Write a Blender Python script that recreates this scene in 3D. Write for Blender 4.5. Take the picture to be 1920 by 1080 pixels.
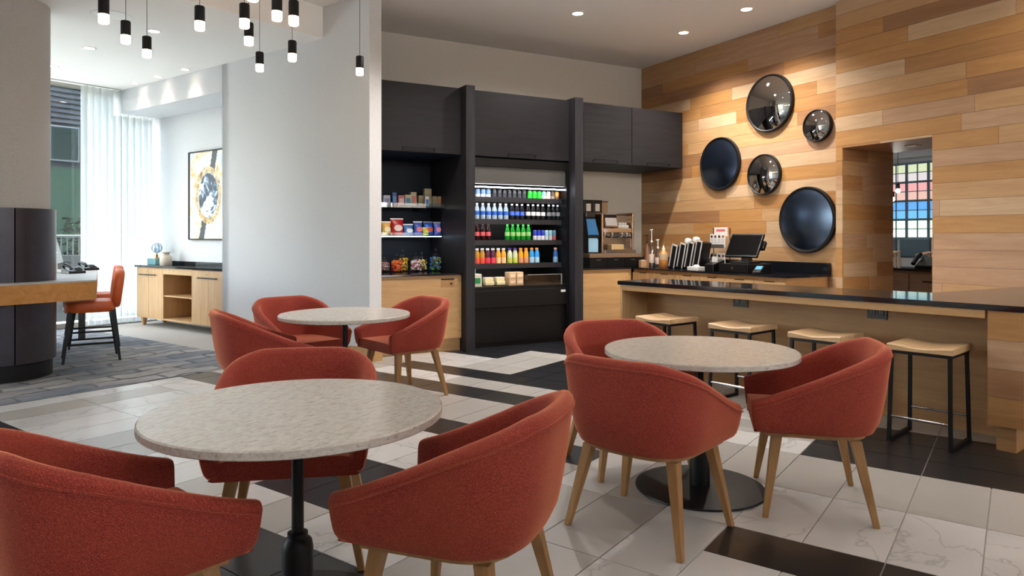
import bpy, math, random
from mathutils import Vector, Matrix
R = math.radians
SKY_STRENGTH = 1.15
SUN_STRENGTH = 27.0
EXPOSURE = 1.07
P_CAFE, P_FEATURE, P_SEAT, P_WALL, P_WASH, P_LOBBY = 95.0, 150.0, 13.0, 26.0, 11.0, 16.0
rng = random.Random(7)
scene = bpy.context.scene
col = scene.collection
for o in list(bpy.data.objects):
    bpy.data.objects.remove(o)

# ------------------------------------------------------------------ camera
cd = bpy.data.cameras.new('camera')
cam = bpy.data.objects.new('camera', cd)
col.objects.link(cam)
cam.location = (0, 0, 1.38)
cam.rotation_euler = (R(90), 0, 0)
cd.sensor_fit = 'HORIZONTAL'
cd.sensor_width = 36.0
cd.lens = 36.0 * 1310 / 1920
cd.shift_y = -(540 - 445) / 1920
cd.clip_end = 300
scene.camera = cam

# ------------------------------------------------------------------ world and exposure
world = bpy.data.worlds.new('world')
scene.world = world
world.use_nodes = True
wn = world.node_tree.nodes
wl = world.node_tree.links
wn.clear()
sky = wn.new('ShaderNodeTexSky')
sky.sky_type = 'NISHITA'
sky.sun_disc = False
sky.sun_elevation = R(38)
sky.sun_rotation = R(200)
sky.air_density = 1.2
sky.dust_density = 3.0
desat = wn.new('ShaderNodeHueSaturation')
desat.inputs['Saturation'].default_value = 0.55
bg = wn.new('ShaderNodeBackground')
bg.inputs['Strength'].default_value = SKY_STRENGTH
wo = wn.new('ShaderNodeOutputWorld')
wl.new(sky.outputs[0], desat.inputs['Color'])
wl.new(desat.outputs[0], bg.inputs['Color'])
wl.new(bg.outputs[0], wo.inputs['Surface'])
sd = bpy.data.lights.new('sun', 'SUN')
sd.energy = SUN_STRENGTH; sd.angle = R(1.0); sd.color = (1.0, 0.985, 0.96)
so = bpy.data.objects.new('sun', sd); col.objects.link(so)
so.location = (6, 8, 20)
# from behind the cafe wall, parallel to the lobby glass, 50 degrees high
so.rotation_euler = (-Vector((0.588, 0.809, 1.19))).to_track_quat('-Z', 'Y').to_euler()
scene.view_settings.view_transform = 'Standard'
scene.view_settings.look = 'None'
scene.view_settings.gamma = 1.0
scene.view_settings.use_curve_mapping = False
scene.view_settings.exposure = EXPOSURE
scene.cycles.use_denoising = True
scene.cycles.max_bounces = 8
scene.cycles.diffuse_bounces = 4
scene.cycles.glossy_bounces = 4
scene.cycles.transmission_bounces = 6
scene.cycles.transparent_max_bounces = 12
scene.cycles.caustics_reflective = False
scene.cycles.caustics_refractive = False
scene.cycles.sample_clamp_indirect = 6.0

# ------------------------------------------------------------------ frames of the place
# cafe frame: x runs along the back wall, y runs along the plank wall
# lobby frame: x runs across the lobby, y along the white wall and the floor tiles
# bar frame: x runs along the bar front, y from the stools into the bar
CAFE, LOBBY, BAR = R(28.5), R(54.0), R(-50.7)
BAR0 = (1.057, 7.006)
def cafe(c, n):
    return (c * math.cos(CAFE) - n * math.sin(CAFE), c * math.sin(CAFE) + n * math.cos(CAFE))
def lobby(b, a):
    return (b * math.cos(LOBBY) - a * math.sin(LOBBY), b * math.sin(LOBBY) + a * math.cos(LOBBY))
def barp(u, w):
    return (BAR0[0] + u * math.cos(BAR) - w * math.sin(BAR), BAR0[1] + u * math.sin(BAR) + w * math.cos(BAR))
CEIL, LCEIL, CW1, CW2, NB = 4.07, 3.70, 7.15, 7.06, 8.83

# ------------------------------------------------------------------ mesh helpers
class MB:
    def __init__(s):
        s.v = []; s.f = []
    def add(s, vs, fs, M=None):
        k = len(s.v)
        s.v += [tuple(M @ Vector(p)) if M else tuple(p) for p in vs]
        s.f += [[i + k for i in q] for q in fs]
        return s
    def box(s, x0, x1, y0, y1, z0, z1, M=None):
        v = [(x, y, z) for z in (z0, z1) for y in (y0, y1) for x in (x0, x1)]
        return s.add(v, [(0, 2, 3, 1), (4, 5, 7, 6), (0, 1, 5, 4), (2, 6, 7, 3), (0, 4, 6, 2), (1, 3, 7, 5)], M)
    def prism(s, poly, z0, z1, M=None):
        n = len(poly)
        area = sum(poly[i][0] * poly[(i + 1) % n][1] - poly[(i + 1) % n][0] * poly[i][1] for i in range(n))
        if area < 0:
            poly = poly[::-1]
        v = [(x, y, z0) for x, y in poly] + [(x, y, z1) for x, y in poly]
        f = [list(range(n))[::-1], list(range(n, 2 * n))] + [(i, (i + 1) % n, (i + 1) % n + n, i + n) for i in range(n)]
        return s.add(v, f, M)
    def lathe(s, prof, n=24, M=None):
        v = []; f = []
        m = len(prof)
        for i in range(n):
            t = 2 * math.pi * i / n
            for r, z in prof:
                v.append((r * math.cos(t), r * math.sin(t), z))
        for i in range(n):
            j = (i + 1) % n
            for k in range(m - 1):
                f.append((i * m + k, j * m + k, j * m + k + 1, i * m + k + 1))
        if prof[0][0] > 1e-6:
            f.append([i * m for i in range(n)][::-1])
        if prof[-1][0] > 1e-6:
            f.append([i * m + m - 1 for i in range(n)])
        return s.add(v, f, M)
    def tube(s, pts, r, n=8, M=None, closed=False):
        pts = [Vector(p) for p in pts]
        m = len(pts)
        v = []; f = []
        for i, p in enumerate(pts):
            if closed:
                d = pts[(i + 1) % m] - pts[i - 1]
            else:
                d = pts[min(i + 1, m - 1)] - pts[max(i - 1, 0)]
            d.normalize()
            up = Vector((0, 0, 1)) if abs(d.z) < 0.95 else Vector((1, 0, 0))
            a = d.cross(up).normalized(); b = a.cross(d)
            for k in range(n):
                t = 2 * math.pi * (k + 0.5) / n
                v.append(tuple(p + (a * math.cos(t) + b * math.sin(t)) * r))
        for i in range(m if closed else m - 1):
            j = (i + 1) % m
            for k in range(n):
                f.append((i * n + k, i * n + (k + 1) % n, j * n + (k + 1) % n, j * n + k))
        if not closed:
            f.append(list(range(n)))
            f.append(list(range((m - 1) * n, m * n))[::-1])
        return s.add(v, f, M)
    def taper(s, p0, p1, s0, s1, M=None):
        (x0, y0, z0), (x1, y1, z1) = p0, p1
        a, b = s0 / 2, s1 / 2
        v = [(x0 - a, y0 - a, z0), (x0 + a, y0 - a, z0), (x0 + a, y0 + a, z0), (x0 - a, y0 + a, z0),
             (x1 - b, y1 - b, z1), (x1 + b, y1 - b, z1), (x1 + b, y1 + b, z1), (x1 - b, y1 + b, z1)]
        return s.add(v, [(0, 1, 2, 3), (7, 6, 5, 4), (0, 4, 5, 1), (1, 5, 6, 2), (2, 6, 7, 3), (3, 7, 4, 0)], M)
    def loft(s, rings, closed_ring=True, cap0=True, cap1=True, M=None):
        n = len(rings[0]); v = [p for r in rings for p in r]; f = []
        for i in range(len(rings) - 1):
            for k in range(n if closed_ring else n - 1):
                j = (k + 1) % n
                f.append((i * n + k, i * n + j, (i + 1) * n + j, (i + 1) * n + k))
        if cap0: f.append(list(range(n))[::-1])
        if cap1: f.append(list(range((len(rings) - 1) * n, len(rings) * n)))
        return s.add(v, f, M)
    def sphere(s, c, r, n=10, m=6, M=None):
        prof = [(r * math.sin(math.pi * k / m), -r * math.cos(math.pi * k / m)) for k in range(m + 1)]
        prof[0] = (0, -r); prof[-1] = (0, r)
        T = Matrix.Translation(c)
        return s.lathe(prof, n, (M @ T) if M else T)
    def mesh(s, name, m, smooth=False):
        me = bpy.data.meshes.new(name)
        me.from_pydata(s.v, [], s.f)
        me.materials.append(m)
        if smooth:
            me.polygons.foreach_set('use_smooth', [True] * len(me.polygons))
            me.set_sharp_from_angle(angle=R(38))
        me.validate()
        return me
    def build(s, name, m, parent=None, smooth=False, bev=0, loc=(0, 0, 0), rz=0, flip=False):
        me = s.mesh(name, m, smooth)
        import bmesh
        bm = bmesh.new(); bm.from_mesh(me)
        bmesh.ops.recalc_face_normals(bm, faces=bm.faces)
        bm.to_mesh(me); bm.free()
        o = bpy.data.objects.new(name, me)
        col.objects.link(o)
        o.location = loc; o.rotation_euler = (0, 0, rz)
        if parent: o.parent = parent
        if bev:
            b = o.modifiers.new('bevel', 'BEVEL')
            b.width = bev; b.segments = 2; b.limit_method = 'ANGLE'; b.angle_limit = R(40)
            b.harden_normals = False
        return o

def box(x0, x1, y0, y1, z0, z1):
    return MB().box(x0, x1, y0, y1, z0, z1)
def tag(o, label, cat, group=None, kind=None):
    o['label'] = label
    if cat: o['category'] = cat
    if group: o['group'] = group
    if kind: o['kind'] = kind
    return o
def thing(name, label, cat, xy=(0, 0), z=0, rz=0, group=None):
    o = bpy.data.objects.new(name, None)
    o.empty_display_size = 0.1
    col.objects.link(o)
    o.location = (xy[0], xy[1], z); o.rotation_euler = (0, 0, rz)
    return tag(o, label, cat, group)
def struct(o, label, cat):
    return tag(o, label, cat, kind='structure')
kids = {}
def copy_tree(o, parent=None):
    c = o.copy(); col.objects.link(c); c.parent = parent
    for ch in o.children:
        copy_tree(ch, c)
    return c

# ------------------------------------------------------------------ materials
def lin(c):
    return tuple(((x / 255) / 12.92 if x / 255 <= 0.04045 else ((x / 255 + 0.055) / 1.055) ** 2.4) for x in c) + (1,)
class NT:
    def __init__(s, name):
        s.m = bpy.data.materials.new(name); s.m.use_nodes = True
        s.n = s.m.node_tree.nodes; s.l = s.m.node_tree.links
        s.b = s.n['Principled BSDF']
    def node(s, t, **k):
        x = s.n.new(t)
        for a, b in k.items(): setattr(x, a, b)
        return x
    def link(s, a, b): s.l.new(a, b)
    def coords(s, scale=(1, 1, 1), rnd=True, rot=(0, 0, 0)):
        tc = s.node('ShaderNodeTexCoord'); mp = s.node('ShaderNodeMapping')
        mp.inputs['Scale'].default_value = scale; mp.inputs['Rotation'].default_value = rot
        s.link(tc.outputs['Object'], mp.inputs['Vector'])
        if rnd:
            oi = s.node('ShaderNodeObjectInfo'); mu = s.node('ShaderNodeMath', operation='MULTIPLY')
            mu.inputs[1].default_value = 37.0
            s.link(oi.outputs['Random'], mu.inputs[0]); s.link(mu.outputs[0], mp.inputs['Location'])
        return mp.outputs['Vector']
    def noise(s, vec, scale, detail=4, rough=0.6, dist=0.0):
        x = s.node('ShaderNodeTexNoise')
        x.inputs['Scale'].default_value = scale; x.inputs['Detail'].default_value = detail
        x.inputs['Roughness'].default_value = rough; x.inputs['Distortion'].default_value = dist
        s.link(vec, x.inputs['Vector']); return x.outputs['Fac']
    def ramp(s, fac, stops):
        x = s.node('ShaderNodeValToRGB'); e = x.color_ramp.elements
        while len(e) < len(stops): e.new(0.5)
        for q, (p, c) in zip(e, stops):
            q.position = p; q.color = c
        s.link(fac, x.inputs['Fac']); return x.outputs['Color']
    def mix(s, fac, a, b, mode='MIX'):
        x = s.node('ShaderNodeMix', data_type='RGBA', blend_type=mode)
        if isinstance(fac, (int, float)): x.inputs[0].default_value = fac
        else: s.link(fac, x.inputs[0])
        for v, i in ((a, 6), (b, 7)):
            if isinstance(v, tuple): x.inputs[i].default_value = v
            else: s.link(v, x.inputs[i])
        return x.outputs[2]
    def bump(s, h, strength=0.2, dist=0.002):
        x = s.node('ShaderNodeBump'); x.inputs['Strength'].default_value = strength; x.inputs['Distance'].default_value = dist
        s.link(h, x.inputs['Height']); s.link(x.outputs[0], s.b.inputs['Normal'])
    def col(s, c):
        if isinstance(c, tuple): s.b.inputs['Base Color'].default_value = c
        else: s.link(c, s.b.inputs['Base Color'])
    def set(s, **k):
        for a, b in k.items(): s.b.inputs[a.replace('_', ' ')].default_value = b
        return s
def plain(name, rgb, rough=0.5, metal=0.0, spec=0.5, coat=0.0):
    t = NT(name); t.col(lin(rgb)); t.set(Roughness=rough, Metallic=metal)
    t.b.inputs['Specular IOR Level'].default_value = spec
    t.b.inputs['Coat Weight'].default_value = coat
    return t.m
def speck(name, rgb, var=0.08, scale=30, rough=0.6, metal=0.0, bump=0.1):
    t = NT(name); v = t.coords(); f = t.noise(v, scale)
    a = lin(tuple(max(0, x * (1 - var)) for x in rgb)); b = lin(tuple(min(255, x * (1 + var)) for x in rgb))
    t.col(t.ramp(f, [(0.3, a), (0.7, b)])); t.set(Roughness=rough, Metallic=metal)
    if bump: t.bump(f, bump)
    return t.m
def emit(name, rgb, strength):
    t = NT(name); t.col((0, 0, 0, 1)); t.b.inputs['Emission Color'].default_value = lin(rgb)
    t.b.inputs['Emission Strength'].default_value = strength
    return t.m
def wood(name, light, dark, axis='x', rough=0.45, fine=1.0, var=0.0):
    t = NT(name)
    sc = {'x': (1.2, 14, 14), 'y': (14, 1.2, 14), 'z': (14, 14, 1.2)}[axis]
    v = t.coords(tuple(q * fine for q in sc))
    n1 = t.noise(v, 1.0, 6, 0.62, 0.9)
    n2 = t.noise(v, 6.0, 3, 0.7)
    c = t.ramp(n1, [(0.28, lin(dark)), (0.48, lin(tuple((a + b) / 2 for a, b in zip(light, dark)))), (0.7, lin(light))])
    d = t.ramp(n2, [(0.3, (0.86, 0.84, 0.82, 1)), (0.6, (1, 1, 1, 1))])
    c = t.mix(0.55, c, d, 'MULTIPLY')
    t.col(c); t.set(Roughness=rough); t.bump(n2, 0.08, 0.001)
    return t.m
def clearglass(name, tint=(1, 1, 1), alpha=0.9, rough=0.02):
    t = NT(name); t.n.remove(t.b)
    tr = t.node('ShaderNodeBsdfTransparent'); gl = t.node('ShaderNodeBsdfGlossy'); mx = t.node('ShaderNodeMixShader')
    tr.inputs[0].default_value = tint + (1,); gl.inputs['Roughness'].default_value = rough
    lw = t.node('ShaderNodeLayerWeight'); lw.inputs['Blend'].default_value = 0.5
    pw = t.node('ShaderNodeMath', operation='POWER'); pw.inputs[1].default_value = 4.0
    ml = t.node('ShaderNodeMath', operation='MULTIPLY_ADD'); ml.inputs[1].default_value = 0.6; ml.inputs[2].default_value = 0.03
    t.link(lw.outputs['Facing'], pw.inputs[0]); t.link(pw.outputs[0], ml.inputs[0])
    ad = t.node('ShaderNodeMath', operation='ADD'); ad.inputs[1].default_value = max(0.0, 1 - alpha - 0.04); ad.use_clamp = True
    t.link(ml.outputs[0], ad.inputs[0]); t.link(ad.outputs[0], mx.inputs[0])
    t.link(tr.outputs[0], mx.inputs[1]); t.link(gl.outputs[0], mx.inputs[2])
    t.link(mx.outputs[0], t.n['Material Output'].inputs['Surface'])
    return t.m

M = {}
M['paint'] = speck('white wall covering', (213, 214, 217), 0.02, 60, 0.8, bump=0.05)
M['paint_warm'] = speck('warm white wall covering', (210, 205, 198), 0.02, 60, 0.8, bump=0.05)
M['ceiling'] = plain('ceiling paint', (243, 241, 238), 0.9)
M['wrap'] = speck('woven column wrap', (178, 173, 170), 0.06, 120, 0.85, bump=0.2)
M['clad'] = speck('dark bronze cladding', (62, 60, 68), 0.06, 8, 0.35, 0.6, bump=0)
M['black'] = wood('black stained oak', (38, 37, 40), (28, 27, 30), 'x', 0.5)
M['black_v'] = wood('black stained oak upright', (50, 49, 53), (36, 35, 39), 'z', 0.5)
for k_ in ('black', 'black_v'): M[k_].node_tree.nodes['Principled BSDF'].inputs['Specular IOR Level'].default_value = 0.2
M['dark'] = plain('dark navy lining', (20, 28, 42), 0.55, 0.0, 0.25)
M['cooler'] = plain('cooler black steel', (17, 17, 19), 0.35, 0.0, 0.25)
M['cooler_grey'] = speck('cooler night blind', (74, 73, 72), 0.1, 90, 0.5, bump=0.2)
M['metal_black'] = plain('black powder coat', (17, 17, 20), 0.45, 0.0, 0.3)
M['black_plastic'] = plain('black plastic', (16, 16, 18), 0.3)
M['chrome'] = plain('chrome', (215, 215, 218), 0.12, 1.0)
M['steel'] = plain('brushed steel', (178, 174, 168), 0.28, 1.0)
M['stone_black'] = plain('polished black stone', (24, 25, 30), 0.09, 0, 0.6)
M['oak'] = wood('natural oak', (200, 160, 112), (176, 134, 86), 'x', 0.45)
M['oak_z'] = wood('natural oak upright', (202, 164, 118), (180, 140, 94), 'z', 0.45)
M['oak_bar'] = wood('bar oak veneer', (190, 146, 98), (158, 114, 72), 'x', 0.45, 0.6)
M['oak_leg'] = wood('chair leg oak', (176, 134, 86), (146, 104, 62), 'z', 0.45)
M['ash'] = wood('pale ash seat', (214, 180, 138), (186, 148, 106), 'x', 0.4)
M['desk_wood'] = wood('honey oak edge', (206, 148, 84), (180, 120, 60), 'x', 0.4)
M['grey_top'] = plain('grey laminate', (178, 175, 172), 0.35)
M['white'] = plain('white plastic', (232, 230, 226), 0.4)
M['cream'] = plain('cream card', (226, 214, 190), 0.6)
M['orange'] = speck('orange vinyl', (206, 92, 36), 0.05, 6, 0.42, bump=0)
M['glass'] = clearglass('window glass', (0.97, 1.0, 0.985), 0.93)
M['jar_glass'] = clearglass('jar glass', (0.98, 0.99, 0.99), 0.95)
M['shelf_glass'] = clearglass('shelf glass', (0.75, 0.86, 0.95), 0.8)
M['mirror'] = plain('convex mirror', (196, 192, 186), 0.02, 1.0)
M['dish'] = plain('blue black lacquer', (96, 112, 138), 0.26, 1.0, 0.6)
M['lamp'] = emit('downlight lens', (255, 238, 214), 9.0)
M['pendant_glow'] = emit('pendant diffuser', (255, 226, 190), 9.0)
M['tube'] = emit('cooler tube', (245, 248, 255), 14.0)
M['shelf_tube'] = emit('cooler shelf light', (245, 248, 255), 9.0)
M['far_glow'] = emit('bulb glow', (255, 250, 240), 60.0)
# coral fabric
def fabric():
    t = NT('coral woven fabric')
    v = t.coords((1, 1, 1), rnd=False)
    w1 = t.node('ShaderNodeTexWave', wave_type='BANDS', bands_direction='Z'); w2 = t.node('ShaderNodeTexWave', wave_type='BANDS', bands_direction='DIAGONAL')
    for w, s_ in ((w1, 85.0), (w2, 60.0)):
        w.inputs['Scale'].default_value = s_; w.inputs['Distortion'].default_value = 9.0
        w.inputs['Detail'].default_value = 2; w.inputs['Detail Scale'].default_value = 2.5
        t.link(v, w.inputs['Vector'])
    n = t.noise(v, 240, 3, 0.7)
    n2 = t.noise(v, 5, 2, 0.5)
    ad = t.node('ShaderNodeMath', operation='MULTIPLY'); t.link(w1.outputs['Fac'], ad.inputs[0]); t.link(w2.outputs['Fac'], ad.inputs[1])
    f = t.mix(0.6, ad.outputs[0], n)
    c = t.ramp(f, [(0.2, lin((104, 22, 15))), (0.45, lin((150, 46, 33))), (0.85, lin((200, 102, 80)))])
    c2 = t.mix(t.ramp(n2, [(0.35, (0, 0, 0, 1)), (0.7, (0.35, 0.35, 0.35, 1))]), c, lin((160, 66, 38)))
    t.col(c2); t.set(Roughness=0.85)
    t.b.inputs['Sheen Weight'].default_value = 1.0
    t.b.inputs['Sheen Tint'].default_value = lin((255, 165, 125))
    t.b.inputs['Sheen Roughness'].default_value = 0.4
    t.bump(f, 0.2, 0.001)
    return t.m
M['fabric'] = fabric()
def terrazzo():
    t = NT('speckled quartz top')
    v = t.coords((16, 46, 46))
    n = t.noise(v, 1.6, 5, 0.75, 0.4)
    n2 = t.noise(t.coords((46, 120, 120)), 1.3, 3, 0.7)
    c = t.ramp(n, [(0.30, lin((146, 134, 122))), (0.40, lin((184, 174, 163))), (0.52, lin((198, 190, 180))), (0.68, lin((206, 200, 191)))])
    d = t.ramp(n2, [(0.33, lin((150, 128, 110))), (0.42, (1, 1, 1, 1))])
    t.col(t.mix(0.35, c, d, 'MULTIPLY')); t.set(Roughness=0.22)
    return t.m
M['quartz'] = terrazzo()
def tilemat(name, base, vein, veinamt, rough):
    t = NT(name)
    v = t.coords((1, 1, 1))
    n = t.noise(v, 1.1, 6, 0.55, 1.2)
    n2 = t.noise(v, 1.3, 3, 0.5)
    lo = tuple(x * 0.93 for x in base)
    c = t.ramp(n2, [(0.3, lin(lo)), (0.7, lin(base))])
    k = t.ramp(n, [(0.49, (0, 0, 0, 1)), (0.5, (veinamt,) * 3 + (1,)), (0.51, (0, 0, 0, 1))])
    c = t.mix(k, c, lin(vein))
    oi = t.node('ShaderNodeObjectInfo')
    r = t.ramp(oi.outputs['Random'], [(0, (0.9, 0.9, 0.9, 1)), (1, (1.0, 1.0, 1.0, 1))])
    t.col(t.mix(1.0, c, r, 'MULTIPLY')); t.set(Roughness=rough)
    if base[0] < 100: t.b.inputs['Specular IOR Level'].default_value = 0.45
    t.bump(n2, 0.02, 0.001)
    return t.m
M['tile_white'] = tilemat('white marble tile', (206, 204, 202), (150, 147, 145), 0.55, 0.26)
M['tile_grey'] = tilemat('light grey stone tile', (176, 172, 167), (160, 156, 150), 0.25, 0.3)
M['tile_dark'] = tilemat('charcoal slate tile', (30, 31, 35), (46, 48, 53), 0.3, 0.28)
M['grout'] = speck('pale grout', (172, 168, 162), 0.03, 40, 0.8, bump=0)
def carpetmat():
    t = NT('distressed carpet')
    base = t.coords((1, 1, 1), rnd=False)
    wob = t.node('ShaderNodeTexNoise'); wob.inputs['Scale'].default_value = 2.2; wob.inputs['Detail'].default_value = 5
    t.link(base, wob.inputs['Vector'])
    sc = t.node('ShaderNodeVectorMath', operation='SCALE'); sc.inputs['Scale'].default_value = 0.32
    t.link(wob.outputs['Color'], sc.inputs[0])
    ad = t.node('ShaderNodeVectorMath', operation='ADD'); t.link(base, ad.inputs[0]); t.link(sc.outputs[0], ad.inputs[1])
    br = t.node('ShaderNodeTexBrick'); t.link(ad.outputs[0], br.inputs['Vector'])
    br.inputs['Scale'].default_value = 1.0; br.inputs['Brick Width'].default_value = 0.62; br.inputs['Row Height'].default_value = 0.24
    br.inputs['Mortar Size'].default_value = 0.028; br.inputs['Mortar Smooth'].default_value = 0.6
    br.inputs['Color1'].default_value = lin((168, 165, 162)); br.inputs['Color2'].default_value = lin((100, 104, 114)); br.inputs['Mortar'].default_value = lin((36, 40, 52))
    n = t.noise(t.coords((2.2, 7.0, 1), rnd=False), 1.6, 7, 0.75, 0.4)
    n2 = t.noise(base, 0.8, 3, 0.6); nf = t.noise(base, 160, 2, 0.6)
    brk = t.ramp(n, [(0.36, lin((46, 54, 76))), (0.46, lin((128, 128, 130))), (0.6, lin((176, 172, 168)))])
    c = t.mix(0.38, br.outputs['Color'], brk)
    c = t.mix(t.ramp(n2, [(0.45, (0, 0, 0, 1)), (0.62, (0.55, 0.55, 0.55, 1))]), c, lin((80, 94, 114)))
    t.col(c); t.set(Roughness=0.95); t.bump(nf, 0.4, 0.004)
    return t.m
M['carpet'] = carpetmat()
PL = [((200, 160, 116), (178, 136, 92)), ((184, 136, 86), (160, 112, 66)), ((208, 176, 142), (188, 154, 118)),
      ((168, 124, 86), (146, 102, 68)), ((194, 146, 92), (172, 122, 70)), ((196, 158, 126), (174, 134, 102))]
M['plank'] = [wood('plank tone %d' % i, a, b, 'y', 0.42, 0.9) for i, (a, b) in enumerate(PL)]
M['plank_x'] = [wood('reveal plank tone %d' % i, a, b, 'x', 0.42, 0.9) for i, (a, b) in enumerate(PL)]
def sheer():
    t = NT('sheer curtain'); t.n.remove(t.b)
    tr = t.node('ShaderNodeBsdfTransparent'); tl = t.node('ShaderNodeBsdfTranslucent'); df = t.node('ShaderNodeBsdfDiffuse')
    tr.inputs[0].default_value = (0.95, 0.98, 0.97, 1); tl.inputs[0].default_value = (0.88, 0.9, 0.89, 1); df.inputs[0].default_value = (0.9, 0.91, 0.9, 1)
    a = t.node('ShaderNodeMixShader'); b = t.node('ShaderNodeMixShader')
    a.inputs[0].default_value = 0.3; b.inputs[0].default_value = 0.68
    t.link(tl.outputs[0], a.inputs[1]); t.link(df.outputs[0], a.inputs[2])
    t.link(tr.outputs[0], b.inputs[1]); t.link(a.outputs[0], b.inputs[2])
    t.link(b.outputs[0], t.n['Material Output'].inputs['Surface'])
    return t.m
M['sheer'] = sheer()
cmat = {}
def C(r, g, b, rough=0.4, metal=0.0):
    k = (r, g, b, rough, metal)
    if k not in cmat: cmat[k] = plain('colour %d %d %d' % (r, g, b), (r, g, b), rough, metal)
    return cmat[k]

def MATTE(r, g, b):
    k = ('matte', r, g, b)
    if k not in cmat: cmat[k] = plain('matte %d %d %d' % (r, g, b), (r, g, b), 0.95, 0.0, 0.0)
    return cmat[k]
# ================================================================== the setting
T = 0.335; A0 = 0.46; B0 = 3.995
floor = MB().box(-6.5, 20, -8.5, 11.75, -0.1, -0.006).build('floor', M['grout'], rz=LOBBY)
struct(floor, 'stone tile floor in white, grey and charcoal with pale joints', 'floor')
def tone(i, j):
    h = ((i * 73856093) ^ (j // 2 * 19349663)) % 100
    light = 'tile_white' if h < 62 else 'tile_grey'
    if i < 2:
        if j == -3 or j in (2, 3, 4) or j == -7: return 'tile_dark'
        if j in (0, 1, 5, 6, 7, 8): return 'tile_grey'
        return 'tile_white'
    if j == -1 and 5 <= i <= 18: return 'tile_dark'
    if j in (-5, -4) and 6 <= i <= 8: return 'tile_dark'
    if j in (-7, -8, -9) and i >= 5: return 'tile_dark'
    if j == 2 and 5 <= i <= 15: return 'tile_dark'
    if j == 4 and 5 <= i <= 14: return 'tile_dark'
    if j >= 5:
        if i >= 13: return 'tile_white' if j <= 6 else 'tile_dark'
        if i >= 11: return 'tile_grey' if j <= 8 else 'tile_dark'
        if i >= 7: return 'tile_dark' if j <= 7 else 'tile_white'
        return 'tile_grey' if h < 50 else 'tile_white'
    if j in (0, 1): return 'tile_grey' if i > 5 else light
    if j == 3: return 'tile_grey' if h % 3 else 'tile_white'
    if (i, j) in ((3, -4), (3, -3)): return 'tile_grey'
    if i == 2: return 'tile_white'
    return light
def covered(b, a):                      # where the tile floor is not: carpet, walls
    if a > 6.74 and b < 4.72: return True
    if a > 5.9 and b > 5.32 and not (8.7 < a): return True
    if a > 8.7 and b > 5.95: return True
    x, y = lobby(b, a)
    n = -x * math.sin(CAFE) + y * math.cos(CAFE); c = x * math.cos(CAFE) + y * math.sin(CAFE)
    return n > 8.85 or c > 7.3
cells = {}
for i in range(-12, 34):
    for j in range(-18, 18):
        if not covered(B0 + (j + 0.5) * T, A0 + (i + 0.5) * T):
            cells[(i, j)] = tone(i, j)
done = set(); tiles = []
for (i, j) in sorted(cells):
    if (i, j) in done: continue
    t = cells[(i, j)]
    if t == 'tile_dark':
        nx = (i + 1, j) if i % 2 == 0 else None
    else:
        nx = (i, j + 1) if j % 2 == 0 else None
    di = dj = 1
    if nx and cells.get(nx) == t and nx not in done:
        done.add(nx)
        if nx[0] > i: di = 2
        else: dj = 2
    done.add((i, j))
    b0, a0 = B0 + j * T, A0 + i * T
    b1, a1 = b0 + dj * T, a0 + di * T
    if a0 < 6.74 < a1 and b0 < 4.7: a1 = 6.74
    x, y = lobby((b0 + b1) / 2, (a0 + a1) / 2)
    size = (1 / y ** 2) if y > 0.9 and abs(x / y) < 0.85 else 1e-6 / (1 + x * x + y * y)
    tiles.append((size, t, b0, b1, a0, a1))
tiles.sort(reverse=True)
G = 0.003
tm = {}
rest = {}
for k, (s_, t, b0, b1, a0, a1) in enumerate(tiles):
    w, l = b1 - b0 - 2 * G, a1 - a0 - 2 * G
    if k < 290:
        key = (t, round(w, 3), round(l, 3))
        if key not in tm:
            tm[key] = MB().box(-w / 2, w / 2, -l / 2, l / 2, -0.012, 0).mesh('tile', M[t])
        o = bpy.data.objects.new('tile', tm[key]); col.objects.link(o)
        o.location = ((b0 + b1) / 2, (a0 + a1) / 2, 0); o.parent = floor
    else:
        rest.setdefault(t, MB()).box(b0 + G, b1 - G, a0 + G, a1 - G, -0.012, 0)
for t, mb in rest.items():
    o = mb.build('tile_field', M[t], floor); o['kind'] = 'stuff'
carpet = MB().prism([(-6.4, 6.74), (4.72, 6.74), (4.72, 11.6), (-6.4, 11.6)], -0.005, 0.004).build('carpet', M['carpet'], rz=LOBBY)
struct(carpet, 'distressed blue and grey carpet around the round column', 'carpet')

ceiling = MB().box(-6.5, 20, -8.5, 12.2, CEIL, CEIL + 0.1).build('ceiling', M['ceiling'], rz=LOBBY)
struct(ceiling, 'smooth off-white ceiling above the cafe', 'ceiling')
lob = MB().box(-6.5, 5.3, 6.58, 11.75, LCEIL, CEIL - 0.002).build('ceiling_lobby', M['ceiling'], rz=LOBBY)
struct(lob, 'lower white ceiling above the lobby computers', 'ceiling')
MB().box(-6.4, 5.28, 11.42, 11.47, LCEIL - 0.006, LCEIL).build('curtain_track', M['steel'], lob)

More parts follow.
